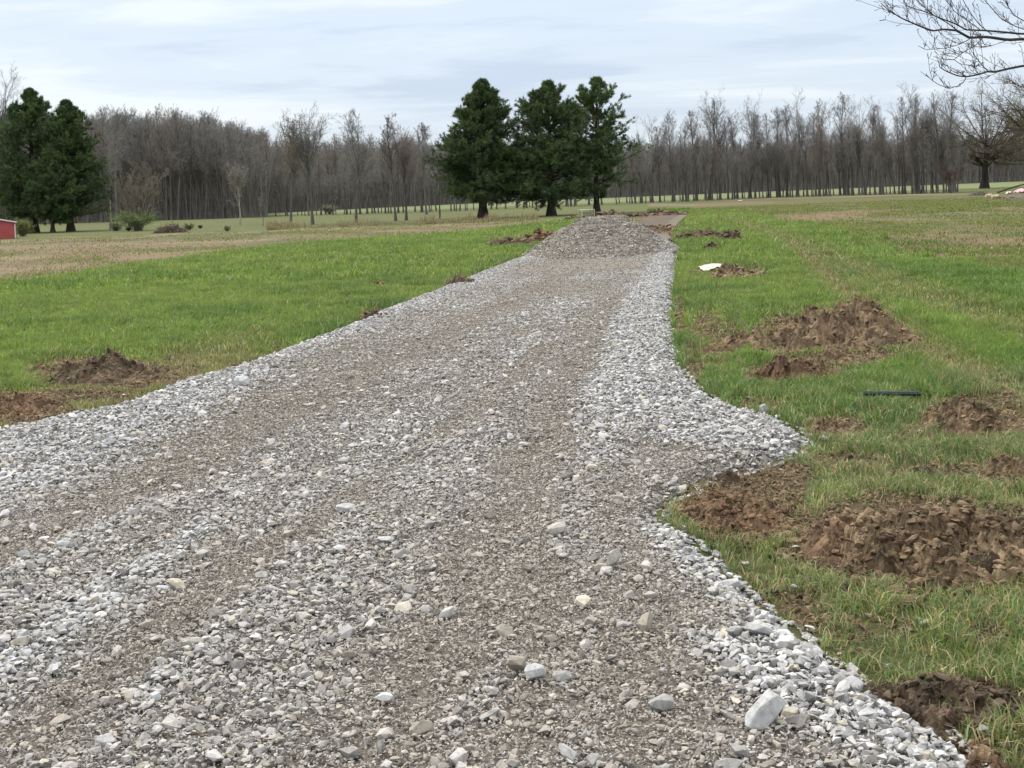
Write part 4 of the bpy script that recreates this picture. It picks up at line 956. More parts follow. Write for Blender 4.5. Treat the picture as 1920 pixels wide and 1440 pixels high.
# the woods behind read as one mass: one object, instances of whole trees
def scatter_object(name, label, pts, protos, kind='stuff', cat='woods'):
    """pts: list of (x,y,z,scale,rot,idx)"""
    pts = np.array(pts); me = bpy.data.meshes.new(name); me.vertices.add(len(pts)); me.vertices.foreach_set('co', pts[:, :3].astype(np.float32).ravel())
    for nm, c in (('scl', 3), ('rot', 4)):
        a = me.attributes.new(nm, 'FLOAT', 'POINT'); a.data.foreach_set('value', pts[:, c].astype(np.float32))
    a = me.attributes.new('pick', 'INT', 'POINT'); a.data.foreach_set('value', pts[:, 5].astype(np.int32))
    me.update()
    o = put(name, me)
    coll = bpy.data.collections.new(name + '_kinds')
    for k, (tr_, cr_) in enumerate(protos):
        # trunk and crown merged for the mass
        ob = bpy.data.objects.new(f'kind_{k:02d}', merged(tr_, cr_)); coll.objects.link(ob)
    ng = bpy.data.node_groups.new(name + '_scatter', 'GeometryNodeTree')
    ng.interface.new_socket('Geometry', in_out='INPUT', socket_type='NodeSocketGeometry'); ng.interface.new_socket('Geometry', in_out='OUTPUT', socket_type='NodeSocketGeometry')
    N, L = ng.nodes, ng.links
    gi, go = N.new('NodeGroupInput'), N.new('NodeGroupOutput'); ip = N.new('GeometryNodeInstanceOnPoints')
    ci = N.new('GeometryNodeCollectionInfo'); ci.inputs['Collection'].default_value = coll; ci.inputs['Separate Children'].default_value = True; ci.inputs['Reset Children'].default_value = True
    def na(nm, ty):
        q = N.new('GeometryNodeInputNamedAttribute'); q.data_type = ty; q.inputs['Name'].default_value = nm; return q.outputs['Attribute']
    cx = N.new('ShaderNodeCombineXYZ'); L.new(na('rot', 'FLOAT'), cx.inputs[2]); e2r = N.new('FunctionNodeEulerToRotation'); L.new(cx.outputs[0], e2r.inputs[0])
    L.new(gi.outputs[0], ip.inputs['Points']); L.new(ci.outputs[0], ip.inputs['Instance']); ip.inputs['Pick Instance'].default_value = True
    L.new(na('pick', 'INT'), ip.inputs['Instance Index']); L.new(e2r.outputs[0], ip.inputs['Rotation']); L.new(na('scl', 'FLOAT'), ip.inputs['Scale'])
    L.new(ip.outputs[0], go.inputs[0])
    md = o.modifiers.new('scatter', 'NODES'); md.node_group = ng
    return tag(o, label, cat, kind=kind)
def mesh_arrays(me):
    V = np.empty(len(me.vertices) * 3, np.float32); me.vertices.foreach_get('co', V)
    Fq = np.empty(len(me.loops), np.int32); me.loops.foreach_get('vertex_index', Fq)
    C = np.empty(len(me.vertices) * 4, np.float32); me.attributes['tint'].data.foreach_get('color', C)
    return V.reshape(-1, 3), Fq.reshape(-1, 4), C.reshape(-1, 4)[:, :3]
def merged(a, b):
    V, f, c = join([mesh_arrays(a), mesh_arrays(b)]); return mesh('tree_mass', V, f, MAT_TWIG, c)
pl = [PROTO['row', 0], PROTO['row', 1], PROTO['row', 3], PROTO['fork', 0], PROTO['fork', 3], PROTO['rowred', 0], PROTO['forkred', 0], PROTO['forkred', 1]]
pts = []
for i in range(900):
    px = rt.uniform(-260, 500); x0, y0 = G(px, 424 - (px + 60) * 0.031 - 1.0)
    dpt = rt.random() ** 1.3 * 110; y = y0 + 3 + dpt; x = x0 * y / y0
    full = (float(424 - (px + 60) * 0.031) - float(line_y(px, WOODTOP))) / F * y0
    s = full / 16 * rt.uniform(0.72, 1.0) * (1 + dpt / 500)
    pts.append((x, y, 0, s, rt.uniform(0, 6.28), rt.choice([0, 1, 2, 3, 4, 0, 1, 2, 5, 6])))
scatter_object('left_woods', 'dense grey brown bare wood filling the left background', pts, pl)
pts = []
for i in range(1500):
    px = rt.uniform(440, 2150); d0 = float(np.interp(px, [440, 560, 900, 1920], [285, 330, 430, 500])); y = d0 + rt.random() ** 1.2 * 120
    u = px - 960; x = (u * CR) * y / F
    toppx = float(np.interp(px, [440, 500, 620, 800, 1200, 1500, 1920, 2150], [225, 238, 245, 250, 258, 258, 240, 235]))
    hz_ = P - (px - 960) * math.tan(ROLL)
    full = (hz_ - toppx) / F * d0 + H
    s = full / 16 * rt.uniform(0.7, 1.0) * (y / d0) ** .5
    red = 0.5 if px < 900 else 0.3
    pts.append((x, y, 0, s, rt.uniform(0, 6.28), rt.choice([5, 6, 7]) if rt.random() < red else rt.choice([0, 1, 2, 3, 4])))
scatter_object('far_woods', 'distant grey brown bare wood across the far meadow', pts, pl)

# undergrowth at the foot of the woods: upright twigs, one mass
def undergrowth(name, label, spans, n, seed, hmax, tint):
    r = np.random.default_rng(seed); px = r.uniform(spans[0], spans[1], n)
    fy = np.vectorize(spans[2]); y = fy(px) + r.random(n) ** 1.5 * spans[3]; x = (px - 960) / F * y
    st = np.stack([x, y, np.zeros(n)], -1); d = np.stack([r.normal(0, .09, n), r.normal(0, .09, n), np.ones(n)], -1)
    h = hmax * r.beta(1.6, 2.2, n); w = y * 0.00022
    p, rd = grow(st, d, h, w, w * 0.4, 3, 0.09, 0.12, r); V, f = tubes(p, rd, 3)
    c = np.repeat(tint * r.uniform(0.6, 1.3, n)[:, None], len(V) // n, 0)
    return tag(put(name, mesh(name, V, f, MAT_TWIG, c)), label, 'undergrowth', kind='stuff')
undergrowth('undergrowth', 'dark twiggy undergrowth under the left wood', (-200, 500, lambda p: float(G(p, 424 - (p + 60) * 0.031)[1]) + 3, 26), 60000, 31, 13.0, np.array([.19, .172, .15]))
undergrowth('undergrowth', 'dark twiggy undergrowth at the foot of the distant wood', (440, 2100, lambda p: float(np.interp(p, [440, 560, 900, 1920], [284, 329, 429, 499])), 30), 60000, 32, 14.0, np.array([.20, .184, .166]))

# ---------------------------------------------------------------- pines
def pine(Ht, prof, seed, z0=0.1, dens=1.0, trunk_r=0.30, gaps=0.0, tone=1.0, twin=False):
    """prof: [(height fraction, half width in metres)]"""
    r = np.random.default_rng(seed); A = np.array
    tp, trd = grow(A([[0, 0, 0.]]), A([[0, 0, 1.]]), one(Ht * 0.97), one(trunk_r), one(0.03), 12, 0.012, 0.1, r); trd[:, 0] *= 1.5
    tv, tf = tubes(tp, trd, 9); out = [(tv, tf, A([.05, .04, .032]))]
    if twin:
        t2, r2 = grow(A([[-.3, 0, Ht * .3]]), A([[-.28, 0, 1.]]), one(Ht * 0.5), one(trunk_r * .55), one(0.03), 8, 0.02, 0.12, r); v, f = tubes(t2, r2, 6); out.append((v, f, A([.05, .04, .032])))
    n = int(190 * dens); t = z0 + (1 - z0) * r.random(n) ** 0.92; t = np.round(t * 34) / 34 + r.normal(0, 0.006, n); t = np.clip(t, z0, 0.985)
    hp, wp = zip(*prof); L = np.interp(t, hp, wp) * r.uniform(0.62, 1.12, n) * (1 + .14 * np.sin(t * 58))
    if gaps: L = L * np.where(r.random(n) < gaps, 0.5, 1)
    a = r.uniform(0, 2 * np.pi, n)
    el = np.radians(np.interp(t, [z0, 0.4, 0.75, 1.0], [0, 6, 24, 50])) + r.normal(0, 0.12, n)
    d = np.stack([np.cos(a) * np.cos(el), np.sin(a) * np.cos(el), np.sin(el)], -1)
    st = np.stack([np.interp(t * Ht, tp[0, :, 2], tp[0, :, 0]), np.interp(t * Ht, tp[0, :, 2], tp[0, :, 1]), t * Ht], -1)
    el = np.where(t > .75, np.minimum(el, 0.85), el)
    tip = np.clip(t + L * np.tan(el) / Ht * 0.9, 0, 1)
    L = np.minimum(L, np.interp(tip, hp, wp) * 1.06 + 0.15)
    L = np.minimum(L / np.maximum(np.cos(el), .5), np.maximum((1.0 - t) * Ht, 0.15) / np.maximum(np.sin(el), 0.05))
    p1, r1 = grow(st, d, L, np.maximum(0.014 * L, .02), np.full(n, .012), 6, 0.06, 0.035, r); v, f = tubes(p1, r1, 4); out.append((v, f, A([.06, .048, .038])))
    c2 = 17; s2 = spawn(p1, r1, np.maximum(L, 1.0), c2, 0.22, 1.02, 44, 0.34, r, 0.5, 0.35, flat=0.65)
    p2, r2 = grow(s2[0], s2[1], s2[2], np.full(len(s2[3]), .012), np.full(len(s2[3]), .006), 3, 0.1, 0.06, r); v, f = tubes(p2, r2, 3); out.append((v, f, A([.06, .05, .038])))
    V, f, c = join(out); trunk = mesh('trunk', V, f, MAT_BARK, c, True)
    # needle bunches
    m2 = len(p2); k = 5; tt = r.uniform(0.15, 1.0, (m2, k)); s = np.clip((tt * 3).astype(int), 0, 2); fr = tt * 3 - s
    ii = np.arange(m2)[:, None]; q = p2[ii, s] + (p2[ii, s + 1] - p2[ii, s]) * fr[..., None]; bd = nrm(p2[ii, s + 1] - p2[ii, s])
    q = q.reshape(-1, 3); bd = bd.reshape(-1, 3); nb = 9
    lightc = A([.115, .172, .056]); darkc = A([.034, .068, .034]); yel = A([.11, .14, .045])
    bt = np.repeat(r.random(n), c2); bt = np.repeat(bt, k)
    cc = darkc + (lightc - darkc) * np.clip(bt * 0.7 + r.random(len(q)) * 0.5, 0, 1)[:, None]
    cc = np.where((r.random(len(q)) < 0.10)[:, None], yel, cc) * tone
    q = np.repeat(q, nb, 0) + r.normal(0, 0.045, (len(q) * nb, 3)); bd = np.repeat(bd, nb, 0); N = len(q)
    dd = nrm(bd * 0.9 + r.normal(0, 0.55, (N, 3)) + A([0, 0, 0.25])); ln = r.uniform(0.14, 0.30, N)
    sd = nrm(np.cross(dd, r.normal(size=(N, 3)))) * (0.020 * r.uniform(.7, 1.3, N))[:, None]
    V = np.stack([q - sd, q + sd, q + dd * ln[:, None]], 1).reshape(-1, 3); f = np.arange(N * 3).reshape(-1, 3)
    crown = mesh('crown', V, f, MAT_NEEDLE, np.repeat(np.repeat(cc, nb, 0), 3, 0))
    return trunk, crown
def plant_pine(px, base, top, profpx, label, seed, **kw):
    x, y, hh = height_px(px, base, top); s = y / F
    prof = [((base - a) / (base - top), b * s * 1.13) for a, b in profpx]; prof.sort()
    t = plant_tree('pine_tree', pine(hh, prof, seed, **kw), x, y, 1.0, rt.uniform(0, 6))
    return tag(t, label, 'pine tree')
plant_pine(906, 409, 155, [(155, 2), (165, 11), (175, 19), (200, 37), (230, 53), (260, 64), (300, 77), (340, 84), (370, 78), (392, 50)], 'dense dark pine, left one of the three centre pines', 301, z0=0.105, dens=1.3, trunk_r=0.38, tone=0.9)
plant_pine(1034, 404, 157, [(157, 3), (165, 15), (180, 30), (200, 45), (230, 58), (260, 67), (300, 81), (340, 88), (370, 82), (390, 50)], 'broad dark pine, middle one of the three centre pines', 302, z0=0.105, dens=1.15, trunk_r=0.34, tone=0.95)
plant_pine(1119, 400, 151, [(151, 5), (160, 22), (180, 38), (200, 52), (220, 60), (250, 58), (270, 64), (300, 84), (330, 78), (360, 80), (385, 60)], 'open gappy pine with visible trunk, right one of the three', 303, z0=0.10, dens=0.66, trunk_r=0.27, gaps=0.3, tone=1.15, twin=True)
plant_pine(64, 436, 171, [(171, 2), (185, 13), (200, 26), (220, 38), (250, 55), (290, 71), (340, 82), (380, 78), (410, 50)], 'tall wide pine nearest the red shed at the left edge', 304, z0=0.1, dens=1.2, trunk_r=0.4, tone=1.0)
plant_pine(133, 434, 193, [(193, 2), (205, 14), (230, 34), (260, 44), (300, 54), (340, 68), (360, 78), (410, 68)], 'dark green pine right of the tallest left pine', 305, z0=0.09, dens=1.15, trunk_r=0.33, tone=0.95)
plant_pine(99, 436, 290, [(290, 6), (330, 28), (370, 40), (405, 36)], 'thin trunked smaller pine between the two big left pines', 306, z0=0.13, dens=0.7, trunk_r=0.2, tone=0.9)

# ---------------------------------------------------------------- bushes with spring leaves
def leaf_bush(name, label, px, base, w_px, h_px, tint, seed, nleaf=5200, cat='bush'):
    x, y = G(px, base); W = w_px / F * y; Hh = h_px / F * y; r = np.random.default_rng(seed)
    k = 26; a = r.uniform(0, 6.28, k); st = np.zeros((k, 3)); st[:, 0] = r.normal(0, W * .08, k); st[:, 1] = r.normal(0, W * .08, k)
    d = np.stack([np.cos(a) * .6, np.sin(a) * .6, np.ones(k)], -1)
    p, rd = grow(st, d, np.full(k, Hh * 0.9) * r.uniform(.6, 1.05, k), np.full(k, .03), np.full(k, .01), 5, 0.12, 0.03, r); V, f = tubes(p, rd, 4)
    s2 = spawn(p, rd, np.full(k, Hh), 12, 0.2, 1, 45, 0.35, r); p2, r2 = grow(s2[0], s2[1], s2[2], np.full(len(s2[3]), .012), np.full(len(s2[3]), .005), 3, .15, .05, r); V2, f2 = tubes(p2, r2, 3)
    V, f, c = join([(V, f, BARK), (V2, f2, BARK)])
    e = bpy.data.objects.new(name, None); COL.objects.link(e); e.location = (x, y, 0)
    put('branches', mesh('branches', V, f, MAT_TWIG, c), e)
    q = p2[r.integers(0, len(p2), nleaf), r.integers(1, 4, nleaf)] + r.normal(0, 0.07 * Hh / 2, (nleaf, 3)); q[:, 2] = np.maximum(q[:, 2], .05)
    q[:, 0] *= W / 2 / max(1e-3, np.percentile(np.abs(q[:, 0]), 96))
    s = 0.055 * np.ones(nleaf) * (y / 100); u = nrm(r.normal(size=(nleaf, 3))); v = nrm(np.cross(u, r.normal(size=(nleaf, 3))))
    V = np.stack([q - u * s[:, None], q + v * s[:, None] * .6, q + u * s[:, None]], 1).reshape(-1, 3)
    c = np.repeat(np.asarray(tint) * r.uniform(.6, 1.35, nleaf)[:, None], 3, 0)
    put('leaves', mesh('leaves', V, np.arange(nleaf * 3).reshape(-1, 3), MAT_BLADE, c), e)
    return tag(e, label, cat)
leaf_bush('leafy_bush', 'light green leafing bush around the many stemmed shrub tree', 258, 433, 76, 46, (.17, .22, .07), 401)
leaf_bush('leafy_bush', 'small grey green bush left of the many stemmed shrub tree', 218, 433, 22, 18, (.09, .10, .06), 402, 700)
leaf_bush('leafy_bush', 'yellow green bush against the right side of the red shed', 43, 443, 32, 36, (.17, .20, .055), 403, 3800)
leaf_bush('leafy_bush', 'pale blooming shrub low in front of the far row', 618, 402, 26, 22, (.26, .25, .18), 404, 1500)
leaf_bush('leafy_bush', 'dry whitish yellow tuft bush near the small white barked tree', 427, 433, 14, 12, (.42, .42, .25), 405, 900)
leaf_bush('leafy_bush', 'dark small stump bush by the many stemmed shrub tree', 241, 433, 9, 9, (.05, .05, .035), 406, 260)
leaf_bush('leafy_bush', 'small dark green shrub on the left lawn right of the brush pile', 375, 428, 8, 7, (.06, .07, .06), 407, 200)
leaf_bush('leafy_bush', 'pale green tall weeds just behind the brush pile', 355, 431, 18, 14, (.22, .24, .12), 408, 900)

def dry_grass():
    r = np.random.default_rng(77); n = 16000; px = r.uniform(500, 1010, n)
    px = np.where(vnoise(px * 0.06, px * 0, 3) + r.normal(0, .2, n) > 0.45, px, r.uniform(500, 1000, n)); base = np.interp(px, [500, 760, 960, 1010], [432, 422, 415, 412]) - r.random(n) * 4
    x, y = G(px, base)
    tall = 0.2 + 0.75 * sstep(0.45, 0.75, fbm(x * 0.9, y * 0.3, 3, 5)); h = tall * r.uniform(.5, 1.1, n)
    kk = r.random(n) < 0.12 + 0.9 * sstep(0.5, 0.72, fbm(x * 0.35, y * 0.1, 3, 6)); x, y, h = x[kk], y[kk], h[kk] * .8; n = len(x)
    c = np.array([.30, .25, .135]) * r.uniform(.6, 1.2, n)[:, None]
    V, q4, q3, C = blades(x, y, np.zeros(n), h, np.full(n, .045), c, r, 0.25)
    tag(put('dry_grass', mesh('dry_grass', V, [q4, q3], MAT_BLADE, C)), 'tall straw coloured dry grass along the edge of the stubble field', 'grass', kind='stuff')
dry_grass()

# ---------------------------------------------------------------- brush pile
def brush_pile(label, px, base, w_px, h_px, seed, n=900, tint=(.17, .13, .10)):
    x, y = G(px, base); W = w_px / F * y; Hh = h_px / F * y; r = np.random.default_rng(seed)
    a = r.uniform(0, 6.28, n); q = r.random(n) ** .5; st = np.stack([np.cos(a) * q * W / 2, np.sin(a) * q * W / 3, r.random(n) * Hh * (1 - q)], -1)
    d = np.stack([r.normal(size=n), r.normal(size=n), np.abs(r.normal(0, .35, n))], -1)
    p, rd = grow(st, d, r.uniform(.3, 1.0, n) * W * .28, np.full(n, .022), np.full(n, .008), 4, .2, -.08, r); p[..., 2] = np.maximum(p[..., 2], 0.01); V, f = tubes(p, rd, 3)
    c = np.repeat(np.array(tint) * r.uniform(.5, 1.4, n)[:, None], len(V) // n, 0)
    return tag(put('brush_pile', mesh('brush_pile', V, f, MAT_TWIG, c), loc=(x, y, 0)), label, 'brush pile')
brush_pile('brown heap of cut branches on the left lawn', 322, 436, 56, 20, 88)
brush_pile('grey tangle of cut branches left of the debris heap at the far right', 1838, 366, 40, 10, 89, 300, (.2, .19, .15))

# ---------------------------------------------------------------- built things
def box(cx, cy, cz, sx, sy, sz, bev=0.0):
    V = np.array([(x, y, z) for x in (-.5, .5) for y in (-.5, .5) for z in (-.5, .5)]) * np.array([sx, sy, sz]) + np.array([cx, cy, cz])
    f = np.array([(0, 1, 3, 2), (4, 6, 7, 5), (0, 4, 5, 1), (2, 3, 7, 6), (0, 2, 6, 4), (1, 5, 7, 3)])
    return V, f
def boxes(name, lst, mat, parent=None, loc=None, bevel=0.0):
    VV, FF = [], []; off = 0
    for b in lst:
        V, f = box(*b); VV.append(V); FF.append(f + off); off += 8
    o = put(name, mesh(name, np.concatenate(VV), np.concatenate(FF), mat), parent, loc)
    if bevel:
        bm = o.modifiers.new('bevel', 'BEVEL'); bm.width = bevel; bm.segments = 2
    return o
def simple(name, c, rough=0.7, var=0.2, sc=6.0):
    m = M(name, rough); m.color(m.ramp(m.noise(sc, 5, .65), [(0.3, tuple(q * (1 - var) for q in c)), (0.7, tuple(min(1, q * (1 + var)) for q in c))])); return m.m
def red_shed():
    x0, y0 = G(29, 447); e = bpy.data.objects.new('red_shed', None); COL.objects.link(e); e.location = (x0, y0, 0); e.rotation_euler = (0, 0, 0.31)
    hw, hr, Wd, Dp = 1.16, 1.25, 3.2, 2.2
    m = M('red_siding', 0.55); v = m.coord(); w = m.n.new('ShaderNodeTexWave'); w.inputs['Scale'].default_value = 5.0; w.bands_direction = 'X'; m.l.new(v, w.inputs['Vector'])
    m.color(m.mix(1, m.ramp(m.noise(1.5, 4, .6, v), [(0.3, (.36, .065, .065)), (0.7, (.46, .095, .09))]), m.ramp(w.outputs['Fac'], [(0.0, G3(.85)), (.15, G3(1.0))]), 'MULTIPLY')).bump(w.outputs['Fac'], .4, .02)
    V = []
    for y in (0, Dp): V += [(-Wd, y, 0), (0, y, 0), (0, y, hw), (-Wd / 2, y, hr + .25), (-Wd, y, hw)]
    put('wall', (lambda me: me)(bpy.data.meshes.new('wall')), e)
    me = e.children[0].data; me.from_pydata(V, [], [(0, 1, 2, 3, 4), (9, 8, 7, 6, 5), (1, 6, 7, 2), (5, 0, 4, 9)]); me.materials.append(m.m); dkr = simple('dark_roof', (.10, .075, .07), .6, .2)
    white = simple('white_metal', (.72, .70, .68), .5, .08)
    sl = (hr + .25 - hw) / (Wd / 2); 
    for s, (xa, xb) in enumerate(((-Wd / 2, .12), (-Wd / 2, -Wd - .12))):
        za, zb = hr + .27, hr + .27 - sl * abs(xb - xa)
        t = .06; V = [(xa, -.12, za), (xb, -.12, zb), (xb, Dp + .12, zb), (xa, Dp + .12, za)]; V += [(a, b, c + t) for a, b, c in V]
        q = bpy.data.meshes.new('roof'); q.from_pydata(V, [], [(0, 1, 2, 3), (7, 6, 5, 4), (0, 4, 5, 1), (1, 5, 6, 2), (2, 6, 7, 3), (3, 7, 4, 0)]); q.materials.append(dkr); rf = put('roof', q, e)
        V = [(xa, -.15, za), (xb, -.15, zb), (xb, -.12, zb), (xa, -.12, za)]; V += [(a, b, c + .085) for a, b, c in V]
        q = bpy.data.meshes.new('fascia'); q.from_pydata(V, [], [(0, 1, 2, 3), (7, 6, 5, 4), (0, 4, 5, 1), (1, 5, 6, 2), (2, 6, 7, 3), (3, 7, 4, 0)]); q.materials.append(white); put('fascia', q, rf)
    boxes('corner_trim', [(-.005, -.025, hw / 2 - .05, .06, .04, hw - .1)], white, e)
    tag(e, 'low red shed with a white edged roof at the left frame edge', 'shed')
red_shed()
def crate():
    x, y = G(1100, 409.5); s = y / F; W = 26 * s; Hh = 16 * s; e = bpy.data.objects.new('wooden_crate', None); COL.objects.link(e); e.location = (x, y, 0); e.rotation_euler = (0, 0, 0.35)
    wood = simple('pale_wood', (.42, .40, .25), .8, .2); dark = simple('green_panel', (.20, .23, .13), .8, .2)
    D = W * .7; p = .07
    for sx in (-1, 1):
        for sy in (-1, 1): boxes('post', [(sx * (W / 2 - p / 2), sy * (D / 2 - p / 2), Hh / 2, p, p, Hh)], wood, e)
    boxes('side_panel', [(0, -D / 2 + .04, Hh * .42, W - 2 * p, .02, Hh * .7), (0, D / 2 - .04, Hh * .42, W - 2 * p, .02, Hh * .7), (-W / 2 + .04, 0, Hh * .42, .02, D - 2 * p, Hh * .7), (W / 2 - .04, 0, Hh * .42, .02, D - 2 * p, Hh * .7)], dark, e)
    boxes('top_board', [(0, -D * .32, Hh + .02, W * 1.04, D * .3, .03), (0, 0, Hh + .02, W * 1.04, D * .28, .03), (0, D * .32, Hh + .02, W * 1.04, D * .3, .03)], simple('lit_top', (.62, .62, .45), .8, .12), e)  # light on the top is painted in: boards paler than the posts
    tag(e, 'pale green wooden crate on posts behind the gravel pile', 'crate')
crate()
def stake():
    x, y = G(1020, 433); hh = 14 / F * y; ye = simple('yellow_wood', (.55, .50, .10), .8, .1)
    V = [(-.02, -.01, 0), (.02, -.01, 0), (.02, .01, 0), (-.02, .01, 0), (-.025, -.01, hh * .85), (.025, -.01, hh * .85), (.025, .01, hh * .85), (-.025, .01, hh * .85), (0, 0, hh)]
    q = bpy.data.meshes.new('survey_stake'); q.from_pydata([(a * 1.6, b * 1.6, c) for a, b, c in V], [], [(3, 2, 1, 0), (0, 1, 5, 4), (1, 2, 6, 5), (2, 3, 7, 6), (3, 0, 4, 7), (4, 5, 8), (5, 6, 8), (6, 7, 8), (7, 4, 8)]); q.materials.append(ye)
    tag(put('survey_stake', q, loc=(x, y, 0)), 'thin yellow survey stake in the grass left of the gravel pile', 'stake')
stake()
def sheet(name, label, px, base, w_px, d, h_px, seed, mat, cat, rz=0.0, thick=.01):
    x, y = G(px, base); W = w_px / F * y; Hh = h_px / F * y; r = np.random.default_rng(seed); nx, ny = 40, 30
    U, Vv = np.meshgrid(np.linspace(-.5, .5, nx), np.linspace(-.5, .5, ny), indexing='ij')
    Z = Hh * (0.2 + 0.9 * fbm(U * 3 + seed, Vv * 2.2, 3, seed)) * (1 - 1.2 * (U ** 2 + Vv ** 2)) + .02
    X = U * W * (1 + .12 * (vnoise(Vv * 5, U * 0, seed) - .5)); Y = Vv * d * (1 + .2 * (vnoise(U * 5, U * 0, seed + 1) - .5))
    idx = np.arange(nx * ny).reshape(nx, ny); f = np.stack([idx[:-1, :-1], idx[1:, :-1], idx[1:, 1:], idx[:-1, 1:]], -1).reshape(-1, 4)
    o = put(name, mesh(name, np.stack([X.ravel(), Y.ravel(), Z.ravel()], -1), f, mat, smooth=True), loc=(x, y, 0)); o.rotation_euler = (0, 0, rz)
    sm = o.modifiers.new('thickness', 'SOLIDIFY'); sm.thickness = thick
    return tag(o, label, cat)
WPLAS = simple('white_plastic', (.50, .48, .38), .5, .1)
sheet('plastic_sheet', 'crumpled cream white sheet lying against the earth heap', 1337, 512, 50, 0.9, 19, 5, WPLAS, 'sheet')
sheet('plastic_scrap', 'small pale scrap beside the small clod below the long ridge', 1352, 471, 14, 0.3, 3, 6, simple('grey_scrap', (.38, .38, .28), .7), 'scrap')
sheet('pink_tarp', 'pink and white crumpled tarp on the debris heap at the far right', 1916, 368, 36, 2.6, 19, 7, simple('pink_plastic', (.62, .30, .32), .5, .35, 1.5), 'tarp')
sheet('grey_tarp', 'dark grey crumpled sheet under the pink tarp', 1899, 375, 44, 2.4, 11, 8, simple('dark_sheet', (.07, .06, .07), .6, .4, 2), 'sheet')
sheet('white_panel', 'white rounded panel leaning left of the pink tarp', 1891, 366, 11, 0.6, 10, 9, simple('white_panel_mat', (.7, .68, .6), .6, .08), 'panel')
def log(label, px, base, length_px, dia, rz, tone, seed):
    x, y = G(px, base); L = length_px / F * y; r = np.random.default_rng(seed)
    p, rd = grow(np.array([[-L / 2, 0, dia / 2]]), np.array([[1., 0, .05]]), one(L), one(dia / 2), one(dia / 2 * .8), 6, .03, 0, r); V, f = tubes(p, rd, 8)
    k = len(V); caps = [np.arange(8)[::-1].reshape(2, 4)[:0]]
    V = np.concatenate([V, p[0, :1], p[0, -1:]]); ft = [(k, (i + 1) % 8, i) for i in range(8)] + [(k + 1, k - 8 + i, k - 8 + (i + 1) % 8) for i in range(8)]
    o = put('split_log', mesh('split_log', V, [f, np.array(ft)], MAT_BARK, np.broadcast_to(np.array(tone), (len(V), 3)), False), loc=(x, y, 0)); o.rotation_euler = (0, 0, rz)
    return tag(o, label, 'log', 'logs beside the debris heap')
log('cream split log lying furthest left of the debris heap', 1854, 370, 12, .3, .3, (.6, .5, .36), 1)
log('cream split log just in front and right of the other one', 1866, 371.5, 14, .28, .25, (.62, .53, .38), 2)
log('long dark branch sloping over the pink tarp', 1897, 371, 56, .14, .1, (.06, .055, .03), 3)
bpy.data.objects['split_log.002'].rotation_euler = (0, -0.24, .1); bpy.data.objects['split_log.002'].location.z = .7
log('small weathered white log lying at the foot of the far right row', 1388, 378, 9, .16, .1, (.6, .58, .5), 4)
bpy.data.objects['split_log.003']['group'] = 'logs lying in the far field'

def black_strip():
    x, y = G(1672, 752); L = 106 / F * y; e = bpy.data.objects.new('plastic_channel', None); COL.objects.link(e)
    blk = simple('black_plastic', (.018, .026, .024), .35, .3); gry = simple('highlight_plastic', (.11, .14, .13), .4, .3, 20)  # grey lip colour is a highlight painted along the black strip
    e.location = (x, y, .052); e.rotation_euler = (0.16, 0.025, -.12)
    boxes('base_strip', [(0, 0, 0, L, .06, .010)], blk, e, bevel=.003)
    boxes('side_lip', [(0, -.028, .010, L, .006, .014)], blk, e, bevel=.002); boxes('side_lip', [(0, .028, .010, L * .98, .006, .014)], gry, e, bevel=.002)
    boxes('rib', [(-L * .5 + L * k / 12, 0, .008, .006, .048, .005) for k in range(1, 12)], blk, e)
    tag(e, 'black plastic drain strip lying in the right grass', 'plastic strip')
black_strip()
def drain_pipe():
    a = G(1197, 405.5); b = G(1248, 402); r = np.random.default_rng(1)
    p = np.array([[(a[0] + (b[0] - a[0]) * t, a[1] + (b[1] - a[1]) * t, .11) for t in np.linspace(0, 1, 9)]]); V, f = tubes(p, np.full((1, 9), .10), 10)
    tag(put('drain_pipe', mesh('drain_pipe', V, f, bpy.data.materials['black_plastic'], smooth=True)), 'long black drain pipe on the ground beyond the gravel pile', 'pipe')
drain_pipe()

